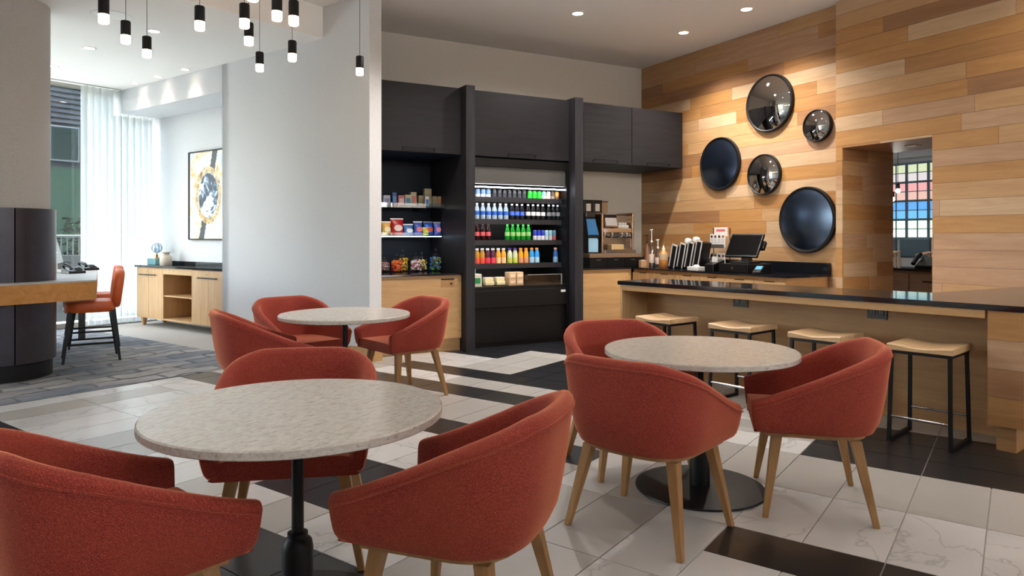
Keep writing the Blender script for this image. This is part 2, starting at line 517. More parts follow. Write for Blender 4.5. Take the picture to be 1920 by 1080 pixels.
wl_ = MB().box(5.3, 5.48, 5.79, 8.66, 0, CEIL).box(5.3, 5.98, 8.5, 8.66, 0, CEIL)
wl_.box(5.3, 5.98, 8.66, 11.75, 3.34, CEIL).box(5.92, 5.98, 8.66, 11.75, 0, 3.34)
wleft = wl_.build('wall_left', M['paint'], rz=LOBBY, bev=0.004)
struct(wleft, 'long white wall with a shallow niche holding the credenza', 'wall')
bb = MB().box(5.285, 5.3, 5.775, 8.66, 0, 0.16).box(5.285, 5.48, 5.775, 5.79, 0, 0.16).build('baseboard_left', M['oak'], wleft)
wback = MB().box(2.0, 7.4, NB, NB + 0.12, 0, CEIL).build('wall_back', M['paint_warm'], rz=CAFE)
struct(wback, 'warm white back wall above the black cabinets', 'wall')
OP0, OP1, OPZ, CB = 4.156, 5.165, 2.39, 7.99
JOG = 5.25
back = MB().box(CW1 + 0.016, CB, JOG - 0.02, NB + 0.1, 0, CEIL).box(CW2 + 0.016, CB, OP1 + 0.016, JOG - 0.002, 0, CEIL)
back.box(CW2 + 0.016, CB, OP0, OP1 + 0.016, OPZ + 0.016, CEIL).box(CW2 + 0.016, CB, -4.2, OP0, 0, CEIL)
wright = back.build('wall_right', M['plank'][3], rz=CAFE)
struct(wright, 'feature wall of horizontal oak planks in mixed tones with a doorway', 'wall')
ROW = 0.1655
last = None
def tonepick():
    global last
    while True:
        k = rng.choice([0, 0, 1, 2, 2, 3, 4, 4, 5])
        if k != last:
            last = k; return k
def plank(c0, c1, n0, n1, z0, z1, mats='plank'):
    g = 0.0012
    MB().box(c0, c1, n0 + (g if mats == 'plank' else 0), n1 - (g if mats == 'plank' else 0), z0 + g, z1 - g).build('plank', M[mats][tonepick()], wright)
def row_cuts(n0, n1, lo=0.7, hi=2.3):
    cuts = [n0]; x = n0 + rng.uniform(0.2, hi)
    while x < n1 - 0.35:
        cuts.append(x); x += rng.uniform(lo, hi)
    return cuts + [n1]
k = 0
z1 = CEIL
while z1 > 0.05:
    z0 = max(0, z1 - ROW)
    cs = row_cuts(JOG, NB)
    for p, q in zip(cs, cs[1:]):
        plank(CW1, CW1 + 0.0155, p, q, z0, z1)
    cs = row_cuts(-2.5, JOG, 0.9, 2.3)
    for p, q in zip(cs, cs[1:]):
        if z0 >= OPZ:
            plank(CW2, CW2 + 0.0155, p, q, z0, z1); continue
        for (u, v, zz) in ((p, min(q, OP0), z0), (max(p, OP1), q, z0), (max(p, OP0), min(q, OP1), max(z0, OPZ))):
            if v - u > 0.01 and z1 - zz > 0.01: plank(CW2, CW2 + 0.0155, u, v, zz, z1)
    if z1 > 0.05:                                    # planks lining the doorway
        zt = min(z1, OPZ)
        if zt - z0 > 0.02:
            m = CW2 + rng.uniform(0.3, 0.65)
            for u, v in ((CW2 + 0.0165, m), (m, CB)):
                g = 0.0012
                MB().box(u + g, v - g, OP1, OP1 + 0.0155, z0 + g, zt - g).build('plank', M['plank_x'][tonepick()], wright)
    z1 = z0
MB().box(CW2 + 0.0165, CB, OP0, OP1, OPZ, OPZ + 0.0155).build('lintel_panel', M['plank_x'][3], wright)
MB().box(7.5, 7.62, 4.6, 4.72, OPZ - 0.006, OPZ + 0.001).build('lintel_vent', M['white'], wright)

# far walls behind the camera: front openings shaped to admit daylight, plain side wall
wf = MB().box(-7.5, 6.0, -4.4, -4.2, 0, 2.3).box(6.0, 7.1, -4.4, -4.2, 0, 0.1).box(-7.5, 7.1, -4.4, -4.2, 3.95, CEIL)
for c in (-7.4, -5.2, -3.0, -0.8, 1.4, 3.6, 6.0, 7.0):
    wf.box(c - 0.05, c + 0.05, -4.38, -4.22, 0.1 if c > 5 else 2.3, 3.95)
wfront = wf.build('wall_front', M['paint_warm'], rz=CAFE)
struct(wfront, 'street front behind the seating area with openings shaped for daylight', 'wall')
wside = MB().box(-6.7, -6.5, -8.5, 11.75, 0, CEIL).build('wall_side', M['paint_warm'], rz=LOBBY)
struct(wside, 'plain off-white side wall of the lobby', 'wall')

# lobby window along the street
win = thing('window_1', 'tall lobby window beside the round column looking onto greenery', 'window', rz=LOBBY)
win['kind'] = 'structure'
fr = MB().box(-6.5, 5.92, 11.62, 11.70, 0, 0.08).box(-6.5, 5.92, 11.62, 11.70, LCEIL - 0.05, LCEIL)
fr.build('window_frame', M['steel'], win)
xs = [-6.5, -4.6, -2.7, -0.8, 1.1, 3.0, 4.92, 5.92]
for p, q in zip(xs, xs[1:]):
    MB().box(p - 0.02, p + 0.02, 11.63, 11.69, 0.08, LCEIL - 0.05).build('mullion', M['steel'], win)
    MB().box(p + 0.02, q - 0.02, 11.655, 11.663, 0.08, LCEIL - 0.05).build('pane', M['glass'], win)

# sheer curtains
def curtain(name, b0, b1, top, label):
    mb = MB(); n = int((b1 - b0) / 0.008); rows = []
    ph = (b0 - 4.72) * 62
    for z in (0.03, 0.6, 1.6, 2.6, top):
        k = 0.75 + 0.25 * z / top
        rows.append([(b0 + (b1 - b0) * i / n, 11.50 + 0.035 * k * math.sin(i * 0.008 * 62 + ph + 0.6 * math.sin(i * 0.06)) + 0.012 * math.sin(i * 0.41), z) for i in range(n + 1)])
    o = mb.loft(rows, closed_ring=False, cap0=False, cap1=False).build(name, M['sheer'], rz=LOBBY, smooth=True)
    return tag(o, label, 'curtain', 'sheer lobby curtains')
curtain('sheer_curtain', 4.72, 5.297, LCEIL - 0.01, 'white sheer curtain hanging from the lobby ceiling beside bare window glass')
curtain('sheer_curtain', 5.301, 5.88, 3.33, 'white sheer curtain hanging under the niche soffit beside the credenza')

# outside: street building, railing, shrubs
ground = MB().box(-30, 40, 11.8, 14.1, -0.35, -0.15).build('ground', C(190, 192, 192, 0.9), rz=LOBBY)
MB().box(-30, 40, 14.1, 60, -0.36, -0.16).build('street', C(40, 41, 43, 0.9), ground)
struct(ground, 'paved ground outside the lobby window', 'ground')
gfront = MB().box(-30, 30, -40, -4.5, -0.35, -0.15).build('bounce_ground', C(170, 168, 164, 0.9), rz=CAFE)  # pale ground out of view, added so sunlight bounces up to the ceiling
struct(gfront, 'unseen pale ground added outside the front to bounce light in', 'ground')
canopy = MB().box(-9, 9, -8.2, -4.41, 3.96, 4.16).build('sky_block_canopy', C(150, 148, 144, 0.8), rz=CAFE)  # unseen slab added to keep the high sky from lighting the chairs
struct(canopy, 'unseen canopy slab added to block high sky outside the front', 'canopy')
bld = thing('street_building', 'blue-grey slatted building seen through the lobby window', 'building', lobby(4.5, 24), 0, LOBBY)
box(-9, 11, 0.2, 4, -0.15, 8).build('wall', MATTE(22, 26, 32), bld)
for i in range(34):
    z = 4.95 + i * 0.16
    if z < 8: box(-9, 11, 0.1, 0.2, z, z + 0.09).build('slat', MATTE(38, 43, 51), bld)
for i in range(14):
    z = 0.3 + i * 0.16
    box(-9, 0.9, 0.1, 0.2, z, z + 0.09).build('slat', MATTE(38, 43, 51), bld)
for x in (-7.5, -5.5, -3.5, -1.5, 0.5, 2.5, 4.5, 6.5):
    w_ = box(x - 0.85, x + 0.85, 0.08, 0.22, 3.75, 4.85).build('window', C(44, 52, 62, 0.3), bld)
    box(x - 0.8, x - 0.05, 0.05, 0.1, 3.8, 4.8).build('pane', MATTE(14, 22, 24), w_)
    box(x + 0.05, x + 0.8, 0.05, 0.1, 3.8, 4.8).build('pane', MATTE(18, 27, 27), w_)
for x in (1.5, 3.2, 4.9, 6.6, 8.3):
    p_ = box(x - 0.75, x + 0.75, 0.05, 0.2, 0.9, 3.55).build('window', MATTE(26, 42, 34), bld)
    box(x - 0.7, x - 0.55, 0.02, 0.08, 0.9, 3.5).build('mullion', MATTE(46, 62, 54), p_)
leafm = speck('shrub leaves', (14, 24, 12), 0.3, 14, 0.7, bump=0.1)
leafm.node_tree.nodes['Principled BSDF'].inputs['Specular IOR Level'].default_value = 0.0
def shrub(b, a, h, w, label):
    mb = MB(); tr = thing('shrub', label, 'shrub', lobby(b, a), -0.15, LOBBY, 'shrubs outside the lobby window')
    r2 = random.Random(int(b * 100))
    for i in range(420):
        u, t_, s_ = r2.uniform(0, 6.28), r2.uniform(0, 1), r2.uniform(0.3, 1)
        p = Vector((math.cos(u) * w * s_ * (1 - 0.6 * abs(t_ - 0.45)), math.sin(u) * w * s_ * (1 - 0.6 * abs(t_ - 0.45)), 0.15 + t_ * h))
        d = Vector((r2.uniform(-1, 1), r2.uniform(-1, 1), r2.uniform(-0.6, 1))).normalized() * 0.13
        e = d.cross(Vector((0.3, 0.2, 1))).normalized() * 0.05
        mb.add([p - d, p + e, p + d, p - e], [(0, 1, 2, 3)])
    o = mb.build('foliage', leafm, tr); o['kind'] = 'stuff'
    MB().tube([(0, 0, 0), (0.05, 0.02, h * 0.8)], 0.04).build('stem', C(80, 64, 50, 0.8), tr)
for b, a, h, w, lb in ((3.6, 16.2, 2.3, 0.8, 'tall dark green shrub outside left of the lobby glass'), (5.4, 18.6, 1.9, 0.8, 'bushy green shrub outside seen in the lobby glass'),
                       (7.0, 16.6, 1.8, 0.8, 'green shrub outside behind the middle of the sheer curtain'), (9.0, 18.4, 2.2, 0.9, 'green shrub outside behind the far sheer curtain')):
    shrub(b, a, h, w, lb)
rl = thing('street_railing', 'pale metal railing on a grey kerb wall outside the lobby window', 'railing', lobby(4.5, 14.2), -0.15, LOBBY)
box(-8, 9, -0.15, 0.15, 0, 1.2).build('kerb_wall', MATTE(50, 53, 56), rl)
MB().tube([(-8, 0, 1.55), (9, 0, 1.55)], 0.03).build('top_rail', MATTE(70, 74, 76), rl)
bar_m = MB().tube([(0, 0, 1.2), (0, 0, 1.53)], 0.012, 6).mesh('baluster', MATTE(70, 74, 76))
for i in range(60):
    o = bpy.data.objects.new('baluster', bar_m); col.objects.link(o); o.parent = rl; o.location = (-1.5 + i * 0.1, 0, 0)

# ------------------------------------------------------------------ recessed ceiling lights
def downlight(xy, z, label, power, ang, group, rgb=(1, 0.935, 0.87), r=0.075, tilt=None):
    t = thing('downlight', label, 'ceiling light', xy, z, 0, group)
    MB().lathe([(r * 0.82, -0.001), (r * 0.86, -0.006), (r * 1.1, -0.005), (r * 1.12, 0.0)], 24).build('trim_ring', M['white'], t, smooth=True)
    MB().lathe([(0, -0.0015), (r * 0.82, -0.0015)], 24).build('lens', M['lamp'], t)
    ld = bpy.data.lights.new('downlight_beam', 'SPOT')
    ld.energy = power; ld.color = rgb; ld.spot_size = R(ang); ld.spot_blend = 0.85; ld.shadow_soft_size = 0.06
    lo = bpy.data.objects.new('downlight_beam', ld); col.objects.link(lo)
    lo.parent = t; lo.location = (0, 0, -0.03)
    if tilt: lo.rotation_euler = tilt
    return t
DL = [((4.70, 7.0), 'round recessed ceiling light above the drinks cooler'), ((6.36, 6.99), 'round recessed ceiling light beside the far end of the plank wall'),
      ((6.36, 5.92), 'round recessed ceiling light beside the plank wall, nearest the camera')]
for cn_, lb in DL:
    downlight(cafe(*cn_), CEIL, lb, P_FEATURE if cn_[0] > 6 else P_CAFE, 126 if cn_[0] > 6 else 160, 'cafe ceiling lights')
for c in (3.1, 4.70, 6.36):  # out-of-view lights; the far ones were added to brighten snacks and cooler
    for n in ((6.4, 4.8, 3.6, 2.2, 0.6), (5.8, 4.6, 3.4, 2.2, 0.6), (2.9, 1.6, 0.2))[(3.1, 4.70, 6.36).index(c)]:
        downlight(cafe(c, n), CEIL, 'unseen recessed ceiling light over the cafe', (P_CAFE * 1.3 if n > 6 else P_CAFE * 0.4) if n > 5 else (P_WALL if c > 6 else P_SEAT), 130, 'cafe ceiling lights overhead')
for c in (0.6, -1.6):
    for n in (4.2, 2.4, 0.6):
        downlight(cafe(c, n), CEIL, 'unseen recessed ceiling light over the cafe', P_SEAT, 100, 'cafe ceiling lights overhead')
for (a, b), lb in (((9.32, 5.15), 'recessed spotlight washing the white soffit, nearest the camera'), ((10.07, 5.16), 'recessed spotlight washing the white soffit, middle of three'),
                   ((10.78, 5.17), 'recessed spotlight washing the white soffit, nearest the window')):
    downlight(lobby(b, a), LCEIL, lb, P_WASH, 95, 'soffit wall washers', (1, 0.82, 0.62), 0.06)
for (a, b), lb in (((7.88, 3.99), 'bright recessed light in the lobby ceiling near its front edge'), ((10.6, 4.0), 'recessed light in the lobby ceiling beside the column and window'),
                   ((9.22, 3.88), 'small unlit-looking recessed light in the middle of the lobby ceiling')):
    downlight(lobby(b, a), LCEIL, lb, P_LOBBY, 110, 'lobby ceiling lights', (0.96, 0.97, 1.0), 0.07)
for a in (7.9, 9.3, 10.6):
    for b in (1.2, -1.5):
        downlight(lobby(b, a), LCEIL, 'recessed light in the lobby ceiling behind the column', P_LOBBY, 110, 'lobby ceiling lights behind the column', (0.96, 0.97, 1.0), 0.07)
sp = thing('ceiling_speaker', 'large round flush disc in the lobby ceiling behind the pendants', 'speaker', lobby(3.44, 7.67), LCEIL)
MB().prism([(0.165 * math.cos(q * 0.19635), 0.165 * math.sin(q * 0.19635)) for q in range(32)], -0.005, -0.0005).build('grille', M['white'], sp)
MB().lathe([(0.16, -0.001), (0.165, -0.007), (0.185, -0.006), (0.19, 0)], 32).build('rim', M['ceiling'], sp, smooth=True)

# pendants
pend = [(-3.15, 5.39, 'leftmost pendant of the cluster, cut by the top of the view'), (-3.29, 5.95, 'second pendant from the left, hanging below its left neighbour'), (-3.35, 6.41, 'third pendant from the left in front of the lobby ceiling'),
        (-2.49, 5.57, 'lone pendant midway between the left three and the main cluster'), (-2.11, 5.51, 'leftmost pendant of the main cluster'), (-2.26, 6.00, 'pendant just below and behind the leftmost of the main cluster'),
        (-2.51, 6.95, 'lowest-looking pendant of the main cluster, in front of the white wall'), (-1.79, 5.32, 'pendant cut by the top of the view, left of the cluster right end'), (-1.70, 5.44, 'rightmost upper pendant of the main cluster'),
        (-2.06, 6.55, 'pendant directly below the rightmost of the main cluster'), (-1.55, 7.11, 'lone pendant farthest right beside the white wall end'), (-1.81, 4.88, 'pendant whose glowing tip just enters the top of the view')]
pm = None
for i, (x, y, lb) in enumerate(pend):
    t = thing('pendant_lamp', 'black cylinder ' + lb, 'pendant lamp', (x, y), 3.03, 0, 'black cylinder pendants')
    top = CEIL - 3.03
    if pm is None:
        pm = [MB().lathe([(0.036, 0.07), (0.039, 0.068), (0.039, 0.185), (0.034, 0.192), (0, 0.192)], 20).build('body', M['metal_black'], t, smooth=True),
              MB().lathe([(0, 0.0), (0.032, 0.0), (0.037, 0.006), (0.037, 0.07), (0, 0.07)], 20).build('diffuser', M['pendant_glow'], t, smooth=True),
              MB().tube([(0, 0, 0.19), (0, 0, top - 0.02)], 0.0025, 5).build('cable', M['black_plastic'], t),
              MB().lathe([(0, top - 0.03), (0.055, top - 0.03), (0.06, top - 0.02), (0.06, top)], 20).build('canopy', M['metal_black'], t, smooth=True)]
    else:
        for q in pm:
            c = q.copy(); col.objects.link(c); c.parent = t
# ================================================================== round column and computer table
cl = thing('round_column', 'large round column wrapped in grey fabric with dark bronze panels below', 'column', (-5.06, 6.9), 0, LOBBY)
cl['kind'] = 'thing'
MB().lathe([(0.42, 1.66), (0.42, LCEIL - 0.002)], 64).build('fabric_wrap', M['wrap'], cl, smooth=True)
MB().lathe([(0.44, 0.0), (0.44, 0.16), (0.40, 0.16)], 64).build('toe_kick', M['metal_black'], cl, smooth=True)
def arc_panel(t0, t1, r, th, z0, z1, n=14):
    out = [(r * math.cos(t0 + (t1 - t0) * i / n), r * math.sin(t0 + (t1 - t0) * i / n)) for i in range(n + 1)]
    inn = [((r - th) * math.cos(t0 + (t1 - t0) * i / n), (r - th) * math.sin(t0 + (t1 - t0) * i / n)) for i in range(n, -1, -1)]
    return MB().prism(out + inn, z0, z1)
seam = R(-93.4)
MB().lathe([(0.425, 0.16), (0.425, 1.658)], 48).build('core', M['metal_black'], cl, smooth=True)
for i in range(5):
    t0 = seam + i * 2 * math.pi / 5
    arc_panel(t0 + 0.012, t0 + 2 * math.pi / 5 - 0.012, 0.47, 0.04, 0.17, 1.66).build('panel', M['clad'], cl, smooth=True)

dk = thing('computer_table', 'long computer table with honey oak edge wrapping the round column', 'table')
poly = [(-4.2, 7.06), (-4.665, 6.365), (-5.85, 4.6), (-6.9, 5.3), (-6.75, 9.0), (-5.71, 9.63)]
MB().prism(poly, 0.935, 0.95).build('table_top', M['grey_top'], dk)
e = MB()
for (p, q) in zip(poly, poly[1:] + poly[:1]):
    d = Vector((q[0] - p[0], q[1] - p[1])).normalized(); nn = Vector((-d.y, d.x)) * 0.03
    if (nn.x * (-5.5 - p[0]) + nn.y * (7.2 - p[1])) < 0: nn = -nn
    e.prism([p, q, (q[0] + nn.x, q[1] + nn.y), (p[0] + nn.x, p[1] + nn.y)], 0.755, 0.934)
e.build('apron', M['desk_wood'], dk)
for x, y in ((-5.80, 9.42), (-6.6, 8.9), (-6.7, 5.6)):
    MB().box(x - 0.03, x + 0.03, y - 0.03, y + 0.03, 0, 0.934).build('leg', M['metal_black'], dk)

def tip(t, ax, ang):
    t.rotation_mode = 'XYZ'
    return t
# monitor seen edge-on, keyboard and phones
mo = thing('desktop_monitor', 'white backed computer monitor seen edge-on beside the column', 'monitor', (-5.50, 8.5), 0.95, R(25))
Mt = Matrix.Translation((0, 0, 0.12)) @ Matrix.Rotation(R(-14), 4, 'Y')
MB().box(-0.012, 0.0, -0.28, 0.28, 0.0, 0.42, Mt).build('screen', M['black_plastic'], mo)
MB().box(-0.045, -0.012, -0.28, 0.28, 0.0, 0.42, Mt).build('housing', M['white'], mo, bev=0.004)
MB().box(-0.06, -0.03, -0.04, 0.04, 0.0, 0.25).build('stand', M['white'], mo)
MB().box(-0.14, 0.06, -0.12, 0.12, 0.0, 0.012).build('foot', M['white'], mo, bev=0.004)
for i, (x, y, lb) in enumerate(((-5.24, 8.35, 'black desk phone with handset on the computer table, nearer one'), (-5.55, 9.15, 'black desk phone with handset on the computer table, farther one'))):
    ph = thing('desk_phone', lb, 'phone', (x, y), 0.95, R(60), 'phones on the computer table')
    MB().loft([[(-0.1, -0.09, 0), (0.1, -0.09, 0), (0.1, 0.09, 0), (-0.1, 0.09, 0)], [(-0.095, -0.085, 0.03), (0.095, -0.085, 0.03), (0.095, 0.085, 0.075), (-0.095, 0.085, 0.075)]]).build('base', M['black_plastic'], ph, bev=0.006)
    MB().tube([(-0.07, -0.085, 0.055), (-0.07, -0.06, 0.08), (-0.07, 0.06, 0.105), (-0.07, 0.085, 0.085)], 0.02, 8).build('handset', M['black_plastic'], ph, smooth=True)
    for r_ in range(3):
        for c_ in range(3):
            MB().box(0.0 + c_ * 0.028, 0.02 + c_ * 0.028, -0.06 + r_ * 0.025, -0.045 + r_ * 0.025, 0.04 + r_ * 0.009, 0.05 + r_ * 0.009).build('key', C(70, 74, 80), ph)

# counter-height orange chairs at the computer table
def orange_chair():
    t = thing('counter_chair', '', 'chair')
    def slab(pts, z0, z1, ins):
        rings = []
        cx = sum(p[0] for p in pts) / len(pts); cy = sum(p[1] for p in pts) / len(pts)
        for z, k in ((z0, 0.94), (z0 + ins, 1.0), (z1 - ins, 1.0), (z1 - ins * 0.3, 0.965), (z1, 0.88)):
            rings.append([(cx + (x - cx) * k, cy + (y - cy) * k, z) for x, y in pts])
        return rings
    def sup(w, d, p=4.5, n=40):
        return [(w * math.copysign(abs(math.cos(2 * math.pi * i / n)) ** (2 / p), math.cos(2 * math.pi * i / n)),
                 d * math.copysign(abs(math.sin(2 * math.pi * i / n)) ** (2 / p), math.sin(2 * math.pi * i / n))) for i in range(n)]
    MB().loft(slab([(x, y + 0.02) for x, y in sup(0.235, 0.25)], 0.545, 0.67, 0.025)).build('seat', M['orange'], t, smooth=True)
    Mb = Matrix.Translation((0, -0.225, 0.60)) @ Matrix.Rotation(R(7), 4, 'X') @ Matrix.Rotation(R(90), 4, 'X')
    pts = [(x * (1 + 0.06 * (y / 0.2)), y) for x, y in sup(0.225, 0.22, 3.4)]
    MB().loft(slab([(x, y + 0.2) for x, y in pts], -0.04, 0.055, 0.022), M=Mb).build('backrest', M['orange'], t, smooth=True)
    for sx in (-1, 1):
        MB().taper((sx * 0.245, 0.27, 0), (sx * 0.19, 0.2, 0.56), 0.026, 0.045).build('leg', M['metal_black'], t)
        MB().taper((sx * 0.245, -0.27, 0), (sx * 0.19, -0.2, 0.56), 0.026, 0.045).build('leg', M['metal_black'], t)
        MB().tube([(sx * 0.228, 0.24, 0.2), (sx * 0.228, -0.24, 0.2)], 0.012, 6).build('stretcher', M['metal_black'], t)
    for y in (0.245, -0.245):
        MB().tube([(-0.225, y, 0.26), (0.225, y, 0.26)], 0.012, 6).build('stretcher', M['metal_black'], t)
    return t
oc = orange_chair()
for i, (x, y, lb) in enumerate(((-4.76, 7.90, 'orange upholstered counter chair with black legs, nearer of the pair'), (-5.33, 8.90, 'orange upholstered counter chair half hidden behind its twin'))):
    t = oc if i == 0 else copy_tree(oc)
    t.location = (x, y, 0.004); t.rotation_euler = (0, 0, R(123))
    tag(t, lb, 'chair', 'orange chairs at the computer table')

# ================================================================== credenza in the niche
cr = thing('credenza', 'light oak credenza with black top, two cupboards and an open middle', 'credenza', rz=LOBBY)
F0, F1 = 5.47, 5.915
bd = MB()
for a0, a1 in ((8.88, 9.70), (10.54, 11.34)):
    bd.box(F0 + 0.02, F1, a0, a1, 0.12, 0.91)
bd.box(F1 - 0.02, F1, 9.70, 10.54, 0.12, 0.91).box(F0, F1 - 0.02, 9.70, 10.54, 0.12, 0.145).box(F0, F1 - 0.02, 9.70, 10.54, 0.885, 0.91)
bd.box(F0, F0 + 0.02, 9.70, 9.72, 0.145, 0.885).box(F0, F0 + 0.02, 10.52, 10.54, 0.145, 0.885).box(F0, F0 + 0.02, 9.72, 10.52, 0.82, 0.885)
bd.build('body', M['oak_z'], cr)
MB().box(F0 + 0.01, F1 - 0.02, 9.72, 10.52, 0.48, 0.50).build('shelf', M['oak'], cr)
MB().box(F0 - 0.02, F1, 8.86, 11.37, 0.911, 0.945).build('top', M['stone_black'], cr, bev=0.003)
MB().box(F1 - 0.02, F1, 8.86, 11.37, 0.946, 1.0).build('upstand', M['stone_black'], cr)
for a0, a1 in ((8.885, 9.278), (9.282, 9.695), (10.545, 10.958), (10.962, 11.335)):
    d = MB().box(F0, F0 + 0.019, a0 + 0.001, a1 - 0.001, 0.125, 0.905).build('door', M['oak_z'], cr)
    near = (a0 in (8.885, 10.545))
    h0 = a1 - 0.24 if near else a0 + 0.01
    MB().tube([(F0 - 0.03, h0, 0.80), (F0 - 0.03, h0 + 0.23, 0.80)], 0.009, 6).box(F0 - 0.03, F0, h0 + 0.02, h0 + 0.03, 0.795, 0.805).box(F0 - 0.03, F0, h0 + 0.2, h0 + 0.21, 0.795, 0.805).build('handle', M['metal_black'], d)
    if not near:
        MB().tube([(F0 - 0.006, a0 + 0.05, 0.85), (F0, a0 + 0.05, 0.85)], 0.012, 10).build('lock', M['steel'], d)
for a in (8.98, 11.22):
    for b in (F0 + 0.06, F1 - 0.06):
        MB().taper((b, a, 0), (b, a, 0.12), 0.045, 0.065).build('leg', M['oak_z'], cr)
gb = thing('glass_globe_ornament', 'small glass globe on gold stem and teal book on the credenza', 'ornament', lobby(5.70, 11.16), 0.945, LOBBY)
MB().box(-0.09, 0.09, -0.13, 0.13, 0, 0.10).build('teal_base', C(110, 160, 170, 0.5), gb, bev=0.004)
MB().lathe([(0.05, 0.10), (0.045, 0.115), (0.015, 0.13), (0.025, 0.15), (0.012, 0.165), (0.012, 0.19), (0, 0.19)], 16).build('stem', C(196, 158, 84, 0.25, 1.0), gb, smooth=True)
MB().sphere((0, 0, 0.265), 0.078, 18, 12).build('globe', clearglass('blue globe glass', (0.7, 0.82, 0.92), 0.6), gb, smooth=True)
for k in range(4):
    MB().tube([(0.08 * math.sin(q) * math.cos(k * 0.785), 0.08 * math.sin(q) * math.sin(k * 0.785), 0.265 + 0.08 * math.cos(q)) for q in [i * 6.283 / 24 for i in range(24)]], 0.0035, 4, closed=True).build('meridian', C(96, 112, 130, 0.4), gb)
vs = thing('stoneware_jar', 'squat cream stoneware jar with a narrow neck on the credenza', 'jar', lobby(5.70, 10.88), 0.945)
MB().lathe([(0, 0.0), (0.085, 0.0), (0.09, 0.01), (0.09, 0.12), (0.075, 0.14)], 24).build('body', C(206, 194, 180, 0.5), vs, smooth=True)
MB().lathe([(0.075, 0.14), (0.05, 0.155), (0.048, 0.175), (0.065, 0.2), (0.06, 0.205), (0.04, 0.18), (0, 0.17)], 24).build('neck', C(196, 186, 170, 0.5), vs, smooth=True)

# painting
def artmat():
    t = NT('abstract painting')
    tc = t.node('ShaderNodeTexCoord'); sp_ = t.node('ShaderNodeSeparateXYZ'); t.link(tc.outputs['Object'], sp_.inputs[0])
    def mth(op, a, b=None, clamp=False):
        x = t.node('ShaderNodeMath', operation=op); x.use_clamp = clamp
        for k, v in enumerate((a, b)):
            if v is None: continue
            if isinstance(v, (int, float)): x.inputs[k].default_value = v
            else: t.link(v, x.inputs[k])
        return x.outputs[0]
    y, z = sp_.outputs['Y'], sp_.outputs['Z']
    n = t.noise(tc.outputs['Object'], 5.0, 6, 0.65, 0.5); n2 = t.noise(tc.outputs['Object'], 14.0, 4, 0.7)
    base = t.ramp(n, [(0.35, lin((196, 206, 222))), (0.5, lin((232, 228, 222))), (0.62, lin((226, 190, 120))), (0.72, lin((196, 128, 50)))])
    dz = mth('DIVIDE', z, 1.25); rr = mth('SQRT', mth('ADD', mth('POWER', y, 2.0), mth('POWER', dz, 2.0)))
    rr = mth('ADD', rr, mth('MULTIPLY', mth('SUBTRACT', n2, 0.5), 0.03))
    ring = t.ramp(rr, [(0.27, (0, 0, 0, 1)), (0.28, (1, 1, 1, 1)), (0.345, (1, 1, 1, 1)), (0.355, (0, 0, 0, 1))])
    gold = t.ramp(n2, [(0.35, lin((120, 82, 44))), (0.5, lin((202, 170, 112))), (0.65, lin((236, 226, 204)))])
    inner = t.ramp(rr, [(0.265, (1, 1, 1, 1)), (0.275, (0, 0, 0, 1))])
    blot = t.ramp(n, [(0.44, lin((40, 52, 72))), (0.50, lin((110, 140, 168))), (0.54, lin((228, 226, 226)))])
    streak_w = mth('ABSOLUTE', mth('SUBTRACT', y, mth('MULTIPLY', z, -0.28)))
    out = mth('GREATER_THAN', mth('ABSOLUTE', z), 0.36)
    st = mth('MULTIPLY', out, mth('LESS_THAN', mth('ADD', streak_w, mth('MULTIPLY', n2, 0.12)), 0.13))
    c = t.mix(st, base, lin((54, 56, 62)))
    c = t.mix(inner, c, blot)
    c = t.mix(ring, c, gold)
    t.col(c); t.set(Roughness=0.4)
    return t.m
pt = thing('framed_painting', 'tall abstract painting with a gold ring around blue marks in thin black frame', 'painting', lobby(5.92, 10.0), 2.025, LOBBY)
MB().box(-0.03, -0.002, -0.53, 0.53, -0.67, 0.67).build('canvas', artmat(), pt)
for q in ((-0.54, -0.53, -0.68, 0.68), (0.53, 0.54, -0.68, 0.68), (-0.53, 0.53, 0.67, 0.68), (-0.53, 0.53, -0.68, -0.67)):
    MB().box(-0.045, -0.001, q[0] - 0.004, q[1] + 0.004, q[2] - 0.004, q[3] + 0.004).build('frame_bar', M['metal_black'], pt)

# ================================================================== dining tables
def table():
    t = thing('round_table', '', 'table')
    MB().lathe([(0, 0.733), (0.514, 0.733), (0.52, 0.737), (0.52, 0.760), (0.515, 0.765), (0, 0.765)], 72).build('top', M['quartz'], t, smooth=True)
    MB().lathe([(0, 0.718), (0.40, 0.718), (0.46, 0.7325), (0, 0.7325)], 48).build('sub_top', M['metal_black'], t, smooth=True)
    MB().lathe([(0.0215, 0.30), (0.0215, 0.718)], 24).build('column', M['metal_black'], t, smooth=True)
    MB().lathe([(0.055, 0.02), (0.055, 0.26), (0.05, 0.285), (0.036, 0.30), (0.036, 0.315), (0.021, 0.318)], 28).build('sleeve', M['metal_black'], t, smooth=True)
    MB().lathe([(0, 0.0), (0.345, 0.0), (0.35, 0.004), (0.348, 0.012), (0.30, 0.018), (0.06, 0.024), (0, 0.024)], 56).build('base', M['metal_black'], t, smooth=True)
    return t
tb = table()
for i, (x, y, rz, lb) in enumerate(((-0.775, 2.527, 54, 'nearest round cafe table with speckled stone top and black pedestal'),
                                (1.035, 3.853, 20, 'round cafe table with speckled stone top closest to the bar stools'),
                                (-1.351, 5.655, 80, 'farthest round cafe table with speckled top beside the white wall'))):
    t = tb if i == 0 else copy_tree(tb)
    t.location = (x, y, 0); t.rotation_euler = (0, 0, R(rz))
    tag(t, lb, 'table', 'round cafe tables')

